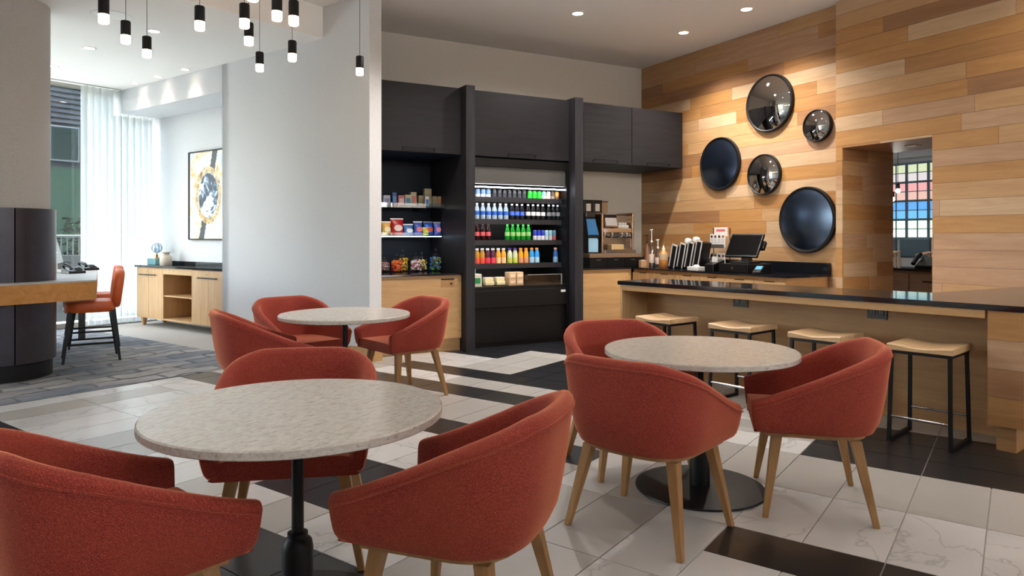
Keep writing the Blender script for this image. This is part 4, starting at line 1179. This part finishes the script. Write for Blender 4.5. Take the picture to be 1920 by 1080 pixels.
jar('largest candy jar with blue and green sweets', 3.43, 0.09, 0.295, [(40, 110, 190), (70, 170, 80), (120, 90, 60)], 8.38)

# ================================================================== service counter along back and plank walls
bc = ct('base_cabinet', 'oak base cabinet under the coffee machine with a lock', 'cabinet', 5.232, 8.12, 0, 'oak base cabinets')
box(0, 1.17, 0.02, 0.70, 0.0, 0.922).build('body', M['oak'], bc)
d_ = box(0.003, 1.1, 0, 0.0195, 0.12, 0.87).build('door', M['oak'], bc)
box(0.02, 0.17, -0.003, 0.0005, 0.79, 0.868).build('pull_plate', M['oak_bar'], d_)
MB().tube([(0.06, -0.008, 0.83), (0.06, 0, 0.83)], 0.013, 12).build('lock', M['metal_black'], d_)
names = ['oak base cabinet on the plank wall, by the inner counter corner', 'oak base cabinet on the plank wall, middle of the run', 'oak base cabinet on the plank wall, at the free end']
for i, (n0, n1) in enumerate(((7.2, 8.115), (6.3, 7.197), (5.40, 6.297))):
    u = ct('base_cabinet', names[i], 'cabinet', 6.405, n0, 0, 'oak base cabinets')
    box(0.02, 0.72, 0, n1 - n0, 0, 0.922).build('body', M['oak_bar'], u)
    for k in range(2):
        w = (n1 - n0) / 2
        d = box(0, 0.0195, k * w + 0.003, (k + 1) * w - 0.003, 0.12, 0.872).build('door', M['oak_z'], u)
        box(-0.003, 0.001, k * w + 0.15, k * w + 0.30, 0.868, 0.878).build('pull_slot', M['metal_black'], d)
poly = [cafe(*q) for q in ((5.232, 8.10), (6.385, 8.10), (6.385, 5.375), (7.145, 5.375), (7.145, 8.825), (5.232, 8.825))]
sw = thing('service_worktop', 'black stone service worktop running along the back and plank walls', 'worktop')
MB().prism(poly, 0.923, 0.945).build('slab', M['stone_black'], sw, bev=0.002)
MB().prism([cafe(*q) for q in ((7.12, 5.375), (7.145, 5.375), (7.145, 8.80), (7.12, 8.80))], 0.946, 1.08).build('upstand', M['stone_black'], sw)

# coffee station
ZC = 0.945
bx_ = ct('drawer_stand', 'low black drawer stand with brown top under the coffee machine', 'drawer stand', 5.72, 8.22, ZC)
box(0, 0.93, 0.0, 0.5, 0, 0.14).build('body', M['metal_black'], bx_)
box(-0.01, 0.94, -0.02, 0.51, 0.141, 0.20).build('top', wood('walnut brown', (128, 104, 84), (104, 82, 64), 'x'), bx_, bev=0.004)
for k in range(3):
    d = box(0.01 + k * 0.307, 0.30 + k * 0.307, -0.008, 0.0, 0.01, 0.13).build('drawer', M['black_plastic'], bx_)
    box(0.12 + k * 0.307, 0.19 + k * 0.307, -0.014, -0.008, 0.105, 0.115).build('pull', M['steel'], d)
cm = ct('coffee_machine', 'steel bean-to-cup coffee machine with touch screen and spouts', 'coffee machine', 5.98, 8.26, ZC + 0.201)
brz = C(196, 164, 138, 0.25, 0.9)
box(0.0, 0.62, 0.22, 0.46, 0, 0.56).build('body', M['steel'], cm, bev=0.006)
box(0.0, 0.03, 0.02, 0.46, 0, 0.58).build('side_panel', brz, cm, bev=0.004)
box(0.59, 0.62, 0.06, 0.46, 0, 0.60).build('side_panel', brz, cm, bev=0.004)
box(0.03, 0.59, 0.08, 0.22, 0.30, 0.37).build('group_bar', M['chrome'], cm, bev=0.008)
box(0.03, 0.34, 0.12, 0.225, 0.38, 0.57).build('head', M['black_plastic'], cm, bev=0.006)
Ms = Matrix.Translation((0.11, 0.09, 0.385)) @ Matrix.Rotation(R(-14), 4, 'X')
sc_ = MB().box(0, 0.24, 0, 0.02, 0, 0.19, Ms).build('screen_frame', brz, cm)
MB().box(0.02, 0.22, -0.004, 0.001, 0.02, 0.17, Ms).build('screen', C(206, 200, 200, 0.3), sc_)
box(0.36, 0.57, 0.12, 0.225, 0.371, 0.42).build('cup_tray', M['white'], cm, bev=0.01)
box(0.03, 0.59, -0.02, 0.2, 0.0, 0.05).build('drip_tray', M['steel'], cm, bev=0.004)
box(0.14, 0.36, -0.03, 0.08, 0.051, 0.13).build('grounds_drawer', C(206, 178, 130, 0.35, 0.4), cm, bev=0.006)
for x in (0.12, 0.25, 0.43, 0.52):
    g = MB().lathe([(0.03, 0.24), (0.034, 0.25), (0.034, 0.30)], 14, Matrix.Translation((x, 0.12, 0))).build('group_head', M['chrome'], cm, smooth=True)
    MB().tube([(x, 0.12, 0.245), (x, -0.01, 0.235)], 0.012, 8).build('handle', M['black_plastic'], g)
MB().tube([(0.56, 0.1, 0.30), (0.565, 0.07, 0.2), (0.55, 0.05, 0.08)], 0.007, 8).build('steam_wand', M['chrome'], cm, smooth=True)
for k in range(4):
    cu = ct('espresso_cup', ['small white cup on the coffee machine, leftmost of four', 'small white cup on the coffee machine, second of four', 'small white cup on the coffee machine, third of four', 'small white cup on the coffee machine, rightmost of four'][k], 'cup', 6.365 + k * 0.05, 8.43, ZC + 0.201 + 0.42, 'white cups on the coffee machine')
    MB().lathe([(0, 0), (0.014, 0), (0.022, 0.035), (0.019, 0.035), (0.012, 0.006), (0, 0.006)], 14).build('cup', M['white'], cu, smooth=True)
    MB().tube([(0.02, 0, 0.028), (0.03, 0, 0.02), (0.017, 0, 0.01)], 0.003, 5).build('handle', M['white'], cu)
for k, c in enumerate((5.91, 6.07)):
    h_ = ct('bean_canister', ['black bean canister with a white label, left one on the coffee machine', 'black bean canister with a white label, right one on the coffee machine'][k], 'canister', c, 8.52, ZC + 0.201 + 0.601 - (0.0 if k else 0.0), 'bean canisters', 0)
    box(-0.075, 0.075, 0, 0.16, 0, 0.17).build('body', M['black_plastic'], h_, bev=0.004)
    box(-0.04, 0.04, -0.003, 0, 0.02, 0.13).build('label_card', M['white'], h_)
    box(-0.08, 0.08, -0.005, 0.165, 0.171, 0.185).build('lid', M['metal_black'], h_)
tb_ = ct('wooden_box', 'tan box standing beside the bean canisters', 'box', 6.20, 8.52, ZC + 0.201 + 0.601)
box(-0.045, 0.06, 0, 0.16, 0, 0.16).build('body', C(186, 152, 120, 0.5), tb_, bev=0.003)
box(-0.05, 0.065, -0.004, 0.164, 0.161, 0.172).build('lid', M['metal_black'], tb_)
gr = ct('coffee_grinder', 'tall coffee grinder with a glossy blue front left of the machine', 'grinder', 5.76, 8.32, ZC + 0.201)
MB().loft([[(0, 0, 0), (0.19, 0, 0), (0.19, 0.3, 0), (0, 0.3, 0)], [(0, 0, 0.25), (0.2, -0.01, 0.25), (0.2, 0.3, 0.25), (0, 0.3, 0.25)], [(0, 0.05, 0.52), (0.17, 0.05, 0.52), (0.17, 0.3, 0.52), (0, 0.3, 0.52)]]).build('housing', M['metal_black'], gr, bev=0.005)
MB().loft([[(0.005, -0.004, 0.27), (0.185, -0.01, 0.27), (0.185, 0.0, 0.27), (0.005, 0.01, 0.27)], [(0.005, 0.042, 0.5), (0.155, 0.042, 0.5), (0.155, 0.055, 0.5), (0.005, 0.055, 0.5)]]).build('blue_panel', C(60, 130, 190, 0.15), gr)
box(0.01, 0.175, -0.008, 0.0, 0.02, 0.22).build('front_plate', C(140, 180, 206, 0.2), gr)
box(0.0, 0.17, 0.05, 0.3, 0.521, 0.60).build('hopper', C(50, 46, 46, 0.2), gr, bev=0.01)

# syrup bottles and cups along the plank wall
def pump(label, c, n, r, h, body, cap, lab=None, hh=0.12, z=ZC):
    t = ct('pump_bottle', label, 'bottle', c, n, z, 'pump bottles on the service counter')
    b = MB().lathe([(0, 0), (r, 0), (r * 1.03, 0.01), (r * 1.03, h * 0.68), (r * 0.8, h * 0.82), (r * 0.35, h * 0.92), (r * 0.35, h), (0, h)], 20).build('body', body, t, smooth=True)
    if lab: MB().lathe([(r * 1.03, h * 0.15), (r * 1.05, h * 0.16), (r * 1.05, h * 0.5), (r * 1.03, h * 0.51)], 20).build('wrapper', lab, t, smooth=True)
    MB().lathe([(r * 0.42, h), (r * 0.42, h + 0.02), (r * 0.15, h + 0.03), (0.006, h + 0.032), (0.006, h + hh), (0, h + hh)], 14).tube([(-0.035, 0.0, h + hh - 0.006), (0.02, 0, h + hh)], 0.008, 6).build('pump', cap, t, smooth=True)
pump('tall brown syrup bottle with a dark pump beside the plank wall corner', 6.95, 8.45, 0.045, 0.34, C(176, 128, 96, 0.2), C(70, 40, 34), hh=0.13)
pump('tall clear bottle with white pump, higher of the two white-topped', 6.80, 8.16, 0.042, 0.36, clearglass('syrup glass', (0.9, 0.85, 0.8), 0.7), M['white'], C(224, 206, 190), 0.19)
pump('shorter clear bottle with white pump beside the honey jug', 6.80, 8.02, 0.04, 0.27, clearglass('syrup glass pale', (0.92, 0.88, 0.84), 0.7), M['white'], C(232, 200, 190), 0.13)
hj = ct('honey_jug', 'squat amber jug with a cream spout on the service counter', 'jug', 6.70, 7.78, ZC)
MB().lathe([(0, 0), (0.06, 0), (0.066, 0.01), (0.066, 0.1), (0.064, 0.17), (0.05, 0.22), (0.02, 0.25), (0, 0.25)], 22).build('body', C(196, 130, 66, 0.2), hj, smooth=True)
MB().lathe([(0.0665, 0.11), (0.067, 0.112), (0.066, 0.2), (0.064, 0.2)], 22).build('wrapper', C(216, 186, 150), hj, smooth=True)
MB().lathe([(0.026, 0.245), (0.026, 0.27), (0.01, 0.3), (0, 0.33)], 14).build('spout', C(226, 216, 180), hj, smooth=True)
sj = ct('glass_tumbler', 'glass tumbler of dark beans beside the coffee stand', 'glass', 6.76, 8.36, ZC)
MB().lathe([(0, 0), (0.05, 0), (0.065, 0.13), (0.07, 0.14), (0.06, 0.14), (0.045, 0.008), (0, 0.008)], 20).build('glass', M['jar_glass'], sj, smooth=True)
mbn = MB(); r2 = random.Random(4)
for k in range(60):
    a, q = r2.uniform(0, 6.28), math.sqrt(r2.uniform(0, 1)) * 0.042
    mbn.sphere((q * math.cos(a), q * math.sin(a), 0.014 + r2.uniform(0, 0.09)), 0.009, 6, 4)
o = mbn.build('beans', C(60, 56, 54), sj); o['kind'] = 'stuff'
wb = ct('napkin_box', 'small tan box in front of the glass tumbler', 'box', 6.62, 8.12, ZC)
box(-0.05, 0.05, 0, 0.06, 0, 0.095).build('body', C(186, 146, 106, 0.5), wb, bev=0.003)
box(-0.04, 0.04, 0.01, 0.05, 0.0955, 0.10).build('napkins', M['white'], wb)
cups = ['leftmost of four', 'second from the left of four', 'third from the left of four', 'rightmost of four']
for k, (c, n) in enumerate(((6.66, 7.50), (6.68, 7.36), (6.70, 7.23), (6.74, 7.12))):
    t = ct('cup_dispenser', 'slanted black cup dispenser with a silver edge, ' + cups[k], 'cup dispenser', c, n, ZC, 'slanted cup dispensers')
    Mr = Matrix.Translation((0, 0, 0.02)) @ Matrix.Rotation(R(14), 4, 'X')
    MB().box(-0.06, 0.12, -0.045, 0.045, 0, 0.30 + 0.02 * k, Mr).build('tube', M['black_plastic'], t, bev=0.006)
    MB().box(-0.068, -0.058, -0.056, -0.042, 0, 0.32 + 0.02 * k, Mr).box(-0.068, -0.058, 0.042, 0.056, 0, 0.32 + 0.02 * k, Mr).box(-0.068, -0.058, -0.056, 0.056, 0.305 + 0.02 * k, 0.325 + 0.02 * k, Mr).build('silver_edge', C(214, 212, 208, 0.3), t)
    MB().box(-0.05, 0.11, -0.05, 0.05, 0, 0.03).build('foot', M['black_plastic'], t)
    if k in (1, 2):
        MB().lathe([(0.05, 0.0), (0.052, 0.02), (0.045, 0.05), (0.02, 0.062), (0, 0.062)], 18, Mr @ Matrix.Translation((0.02, 0, 0.33 + 0.02 * k))).build('cup_lid', M['white'], t, smooth=True)
ll = ct('lid_tray', 'low white tray of cup lids in front of the cup dispensers', 'tray', 6.50, 6.90, ZC)
box(-0.07, 0.07, -0.1, 0.1, 0, 0.05).build('tray', M['white'], ll, bev=0.004)
MB().lathe([(0.04, 0.0505), (0.042, 0.06), (0.03, 0.075), (0, 0.077)], 16).build('lid', C(206, 200, 196), ll, smooth=True)
rk = ct('card_rack', 'two-tier wire rack of printed menu cards beside the plank wall', 'rack', 6.98, 6.98, ZC)
for y in (-0.15, 0.15):
    MB().tube([(0.05, y, 0), (0.05, y, 0.56)], 0.006, 6).tube([(-0.06, y, 0.006), (0.05, y, 0.006)], 0.006, 6).build('upright', M['metal_black'], rk)
for z in (0.03, 0.29):
    MB().box(-0.06, 0.05, -0.15, 0.15, z, z + 0.006).box(-0.064, -0.06, -0.15, 0.15, z, z + 0.05).build('tier', C(170, 166, 160, 0.3, 0.8), rk)
    for k in range(4):
        y = -0.105 + k * 0.07
        c_ = MB().box(-0.03, -0.02, y - 0.032, y + 0.032, z + 0.007, z + 0.19).build('card', M['white'], rk)
        MB().lathe([(0, 0), (0.02, 0)], 12, Matrix.Translation((-0.031, y, z + 0.155)) @ Matrix.Rotation(R(-90), 4, 'Y')).build('picture', C(*[(200, 60, 50), (60, 90, 50), (220, 140, 60), (70, 66, 60)][(k + int(z * 10)) % 4]), c_)
        for q in range(3):
            MB().box(-0.0312, -0.03, y - 0.022, y + 0.022, z + 0.115 - q * 0.022, z + 0.121 - q * 0.022).build('print_line', C(170, 166, 162), c_)
MB().box(0.03, 0.04, -0.12, 0.12, 0.45, 0.57).build('header_card', C(238, 226, 222), rk)
MB().box(0.0285, 0.03, -0.08, 0.08, 0.515, 0.545).build('header_print', C(214, 110, 110), rk)

# point of sale
cdw = ct('cash_drawer', 'black cash drawer under the till screen', 'cash drawer', 6.44, 5.98, ZC)
box(0, 0.42, 0, 0.46, 0, 0.11).build('body', M['metal_black'], cdw, bev=0.004)
f_ = box(-0.012, 0, 0.01, 0.45, 0.015, 0.1).build('drawer_front', M['black_plastic'], cdw)
MB().tube([(-0.018, 0.23, 0.06), (-0.012, 0.23, 0.06)], 0.014, 12).build('lock', M['steel'], f_)
pos = ct('till_screen', 'black tilted till touch screen on its stand', 'till', 6.62, 6.20, ZC + 0.1105, rz=R(12))
box(-0.1, 0.16, -0.13, 0.13, 0, 0.03).build('foot', M['black_plastic'], pos, bev=0.006)
MB().taper((0.06, 0, 0.03), (0.05, 0, 0.2), 0.1, 0.07).build('stand', M['black_plastic'], pos)
Mp = Matrix.Translation((-0.09, 0, 0.09)) @ Matrix.Rotation(R(32), 4, 'Y')
hs = MB().box(0, 0.035, -0.22, 0.22, 0, 0.33, Mp).build('housing', M['black_plastic'], pos, bev=0.006)
MB().box(-0.002, 0.001, -0.205, 0.205, 0.02, 0.31, Mp).build('glass', plain('till glass', (8, 8, 10), 0.08), hs)
MB().box(0.04, 0.09, -0.24, -0.1, 0.14, 0.25, Mp).build('rear_reader', M['black_plastic'], hs)
rp = ct('receipt_printer', 'black receipt printer left of the till screen', 'printer', 6.50, 6.52, ZC)
MB().loft([[(-0.08, 0, 0), (0.12, 0, 0), (0.12, 0.15, 0), (-0.08, 0.15, 0)], [(-0.08, 0, 0.09), (0.12, 0, 0.15), (0.12, 0.15, 0.15), (-0.08, 0.15, 0.09)]]).build('body', M['black_plastic'], rp, bev=0.006)
MB().box(0.02, 0.03, 0.03, 0.12, 0.12, 0.19).build('receipt', M['white'], rp)
cr_ = ct('card_reader', 'dark card reader with a blue screen beside the cash drawer', 'card reader', 6.50, 5.86, ZC, rz=R(25))
Mq = Matrix.Rotation(R(-22), 4, 'Y')
MB().box(-0.09, 0.09, -0.045, 0.045, 0.01, 0.04, Mq @ Matrix.Translation((0, 0, 0.03))).build('body', M['black_plastic'], cr_, bev=0.005)
MB().box(-0.02, 0.075, -0.036, 0.036, 0.04, 0.042, Mq @ Matrix.Translation((0, 0, 0.03))).build('screen', C(90, 160, 200, 0.2), cr_)
MB().box(-0.08, 0.08, -0.04, 0.04, 0.0, 0.02).build('cradle', M['metal_black'], cr_)

# ================================================================== round mirrors and dishes on the plank wall
def on_wall(name, label, cat, n, z, dia, m, frame, depth, convex, group):
    t = thing(name, label, cat, cafe(CW1, n), z, CAFE, group)
    r = dia / 2; X = Matrix.Rotation(R(-90), 4, 'Y')
    MB().lathe([(r * 0.93, depth + 0.004), (r * 0.96, depth + 0.012), (r * 0.99, depth + 0.01), (r, depth - 0.004), (r, 0.004), (r * 0.9, 0.004)], 56, X).build('frame', frame, t, smooth=True)
    k = 14; pr = []
    for i in range(k + 1):
        u = 1 - i / k
        pr.append((r * 0.945 * u, depth + (convex * (1 - u * u))))
    MB().lathe(pr, 56, X).build('face', m, t, smooth=True)
    return t
on_wall('convex_mirror', 'largest convex mirror, top of the plank wall group', 'mirror', 6.254, 3.087, 0.735, M['mirror'], M['metal_black'], 0.04, 0.075, 'round wall decor')
on_wall('convex_mirror', 'smallest convex mirror, right of the largest mirror', 'mirror', 5.543, 2.702, 0.385, M['mirror'], M['metal_black'], 0.04, 0.05, 'round wall decor')
on_wall('convex_mirror', 'medium convex mirror between the two blue-black dishes', 'mirror', 6.339, 2.186, 0.525, M['mirror'], M['metal_black'], 0.04, 0.06, 'round wall decor')
on_wall('wall_dish', 'blue-black lacquered wall dish on the left of the group', 'wall dish', 7.11, 2.394, 0.735, M['dish'], M['metal_black'], 0.035, 0.045, 'round wall decor')
on_wall('wall_dish', 'blue-black lacquered wall dish lowest on the plank wall', 'wall dish', 5.692, 1.591, 0.80, M['dish'], M['metal_black'], 0.035, 0.045, 'round wall decor')

# ================================================================== room beyond the doorway
wfar = MB().box(15.2, 15.3, 1.5, 12, 0, CEIL).box(8.0, 15.2, 11.9, 12, 0, CEIL).box(12.8, 15.2, 1.6, 11.9, 3.0, CEIL).box(7.99, 15.3, 1.4, 1.5, 0, CEIL).build('wall_far', M['paint'], rz=CAFE)  # last box: unseen side wall added to keep skylight off the doorway reveal
struct(wfar, 'pale walls and bulkhead of the room beyond the doorway', 'wall')
fc = ct('far_cabinet', 'pinkish oak drawer cabinet with black top beyond the doorway', 'cabinet', 9.42, 4.6)
box(0.02, 0.6, 0, 1.9, 0.1, 0.915).build('body', C(178, 150, 132, 0.5), fc)
box(0.05, 0.6, 0, 1.9, 0, 0.1).build('plinth', M['metal_black'], fc)
box(-0.02, 0.6, -0.01, 1.91, 0.916, 0.95).build('top', M['stone_black'], fc)
for k in range(3):
    y0 = 0.02 + k * 0.625
    for z0, z1 in ((0.62, 0.88), (0.34, 0.61), (0.12, 0.33)):
        d = box(0, 0.0195, y0, y0 + 0.61, z0, z1).build('drawer', wood('pink oak', (190, 160, 140), (166, 136, 116), 'y'), fc) if k == 0 and z0 == 0.62 else box(0, 0.0195, y0, y0 + 0.61, z0, z1).build('drawer', bpy.data.materials['pink oak'], fc)
        MB().tube([(-0.03, y0 + 0.2, z1 - 0.1), (-0.03, y0 + 0.41, z1 - 0.1)], 0.008, 6).build('handle', M['metal_black'], d)
fp = ct('far_phone', 'dark desk phone on the cabinet beyond the doorway', 'phone', 9.62, 5.72, 0.95)
MB().loft([[(-0.1, -0.14, 0), (0.12, -0.14, 0), (0.12, 0.14, 0), (-0.1, 0.14, 0)], [(-0.1, -0.12, 0.04), (0.1, -0.12, 0.16), (0.1, 0.12, 0.16), (-0.1, 0.12, 0.04)]]).build('base', M['black_plastic'], fp, bev=0.008)
MB().tube([(-0.08, 0.16, 0.06), (0.02, 0.17, 0.14), (0.1, 0.16, 0.2)], 0.03, 8).build('handset', M['black_plastic'], fp, smooth=True)
fb = ct('white_bowl', 'white upturned bowl beside the phone beyond the doorway', 'bowl', 9.68, 5.36, 0.95)
MB().lathe([(0.13, 0), (0.125, 0.04), (0.09, 0.09), (0.04, 0.11), (0, 0.113)], 20).build('bowl', M['white'], fb, smooth=True)
MB().lathe([(0.03, 0.1095), (0.03, 0.122), (0, 0.122)], 14).build('foot_ring', M['white'], fb)
teal = C(70, 92, 104, 0.6)
for k, n in enumerate((7.95, 7.35, 6.75)):
    t = ct('lounge_chair', ['teal-backed high chair beyond the doorway, left one', 'teal-backed high chair beyond the doorway, right one', 'teal-backed high chair beyond the doorway hidden by the right jamb'][k], 'chair', 12.0, n, 0, 'teal chairs beyond the doorway')
    box(-0.05, 0.02, -0.27, 0.27, 1.02, 1.37).build('backrest', teal, t, bev=0.03)
    box(-0.5, -0.02, -0.25, 0.25, 0.72, 0.82).build('seat', teal, t, bev=0.02)
    for y in (-0.26, 0.26):
        MB().tube([(-0.02, y, 0.76), (-0.05, y, 1.13), (-0.4, y, 1.08)], 0.022, 6).build('armrest', C(206, 170, 140), t)
        for x in (-0.45, -0.03):
            MB().taper((x, y * 1.02, 0), (x, y * 0.9, 0.72), 0.03, 0.045).build('leg', M['metal_black'], t)
lw = ct('leaded_window', 'blue framed window with small coloured panes beyond the doorway', 'window', 14.0, 8.25)
fb_ = C(120, 142, 156, 0.5)
def lit(name, rgb, s=0.55):
    t = NT(name); t.col(lin(rgb)); t.b.inputs['Emission Color'].default_value = lin(rgb); t.b.inputs['Emission Strength'].default_value = s; t.set(Roughness=0.2)
    return t.m
rowsm = [lit('pane lime', (196, 206, 170)), lit('pane cream', (206, 200, 198)), lit('pane rose', (220, 160, 160)), lit('pane blush', (216, 176, 164)), lit('pane blue', (96, 160, 220)), lit('pane azure', (110, 180, 226)), lit('pane mint', (196, 226, 200), 0.8), lit('pane pale', (206, 220, 206), 0.8)]
z0, z1 = 1.36, 2.89
for i in range(9):
    z = z0 + (z1 - z0) * i / 8
    box(-0.03, 0.03, -0.4, 1.4, z - (0.022 if i % 2 == 0 else 0.008), z + (0.022 if i % 2 == 0 else 0.008)).build('rail', fb_, lw)
for i in range(9):
    y = -0.4 + 1.8 * i / 8
    wdt = 0.025 if i % 2 == 0 else 0.008
    box(-0.03, 0.03, y - wdt, y + wdt, z0, z1).build('stile', fb_, lw)
for i in range(8):
    for j in range(8):
        box(-0.006, 0.006, -0.4 + 1.8 * j / 8 + 0.005, -0.4 + 1.8 * (j + 1) / 8 - 0.005, z1 - (z1 - z0) * (i + 1) / 8 + 0.005, z1 - (z1 - z0) * i / 8 - 0.005).build('pane', rowsm[i], lw)
box(-0.1, 0.1, -0.4, 1.4, 0.0, 1.33).build('dado_panel', C(196, 196, 196), lw)
for k, z in enumerate((1.58, 1.86)):
    o = box(13.6, 13.85, 7.35, 7.82, z, z + 0.03).build('wall_ledge', M['cream'], rz=CAFE)
    tag(o, ['lower pale ledge beside the coloured window beyond the doorway', 'upper pale ledge beside the coloured window beyond the doorway'][k], 'ledge')
for k, (c, n, z) in enumerate(((11.0, 7.03, 2.14), (10.7, 6.93, 1.99))):
    t = ct('bulb_pendant', ['bright bulb pendant beyond the doorway, upper one', 'bright bulb pendant beyond the doorway, lower one'][k], 'pendant lamp', c, n, z, 'bulb pendants beyond the doorway')
    MB().sphere((0, 0, 0), 0.035, 14, 8).build('bulb', M['far_glow'], t, smooth=True)
    MB().lathe([(0.02, 0.03), (0.03, 0.05), (0.025, 0.12), (0, 0.13)], 12).build('socket', M['metal_black'], t, smooth=True)
    MB().tube([(0, 0, 0.12), (0, 0, CEIL - z)], 0.004, 5).build('cord', M['black_plastic'], t)
for c, n in ((9.2, 5.4), (11.5, 6.5), (10.5, 8.5)):  # downlights out of view, added to light the far room
    downlight(cafe(c, n), CEIL, 'unseen ceiling light added to light the room beyond the doorway', P_CAFE * 0.5, 110, 'added ceiling lights beyond the doorway', (1, 0.94, 0.88))
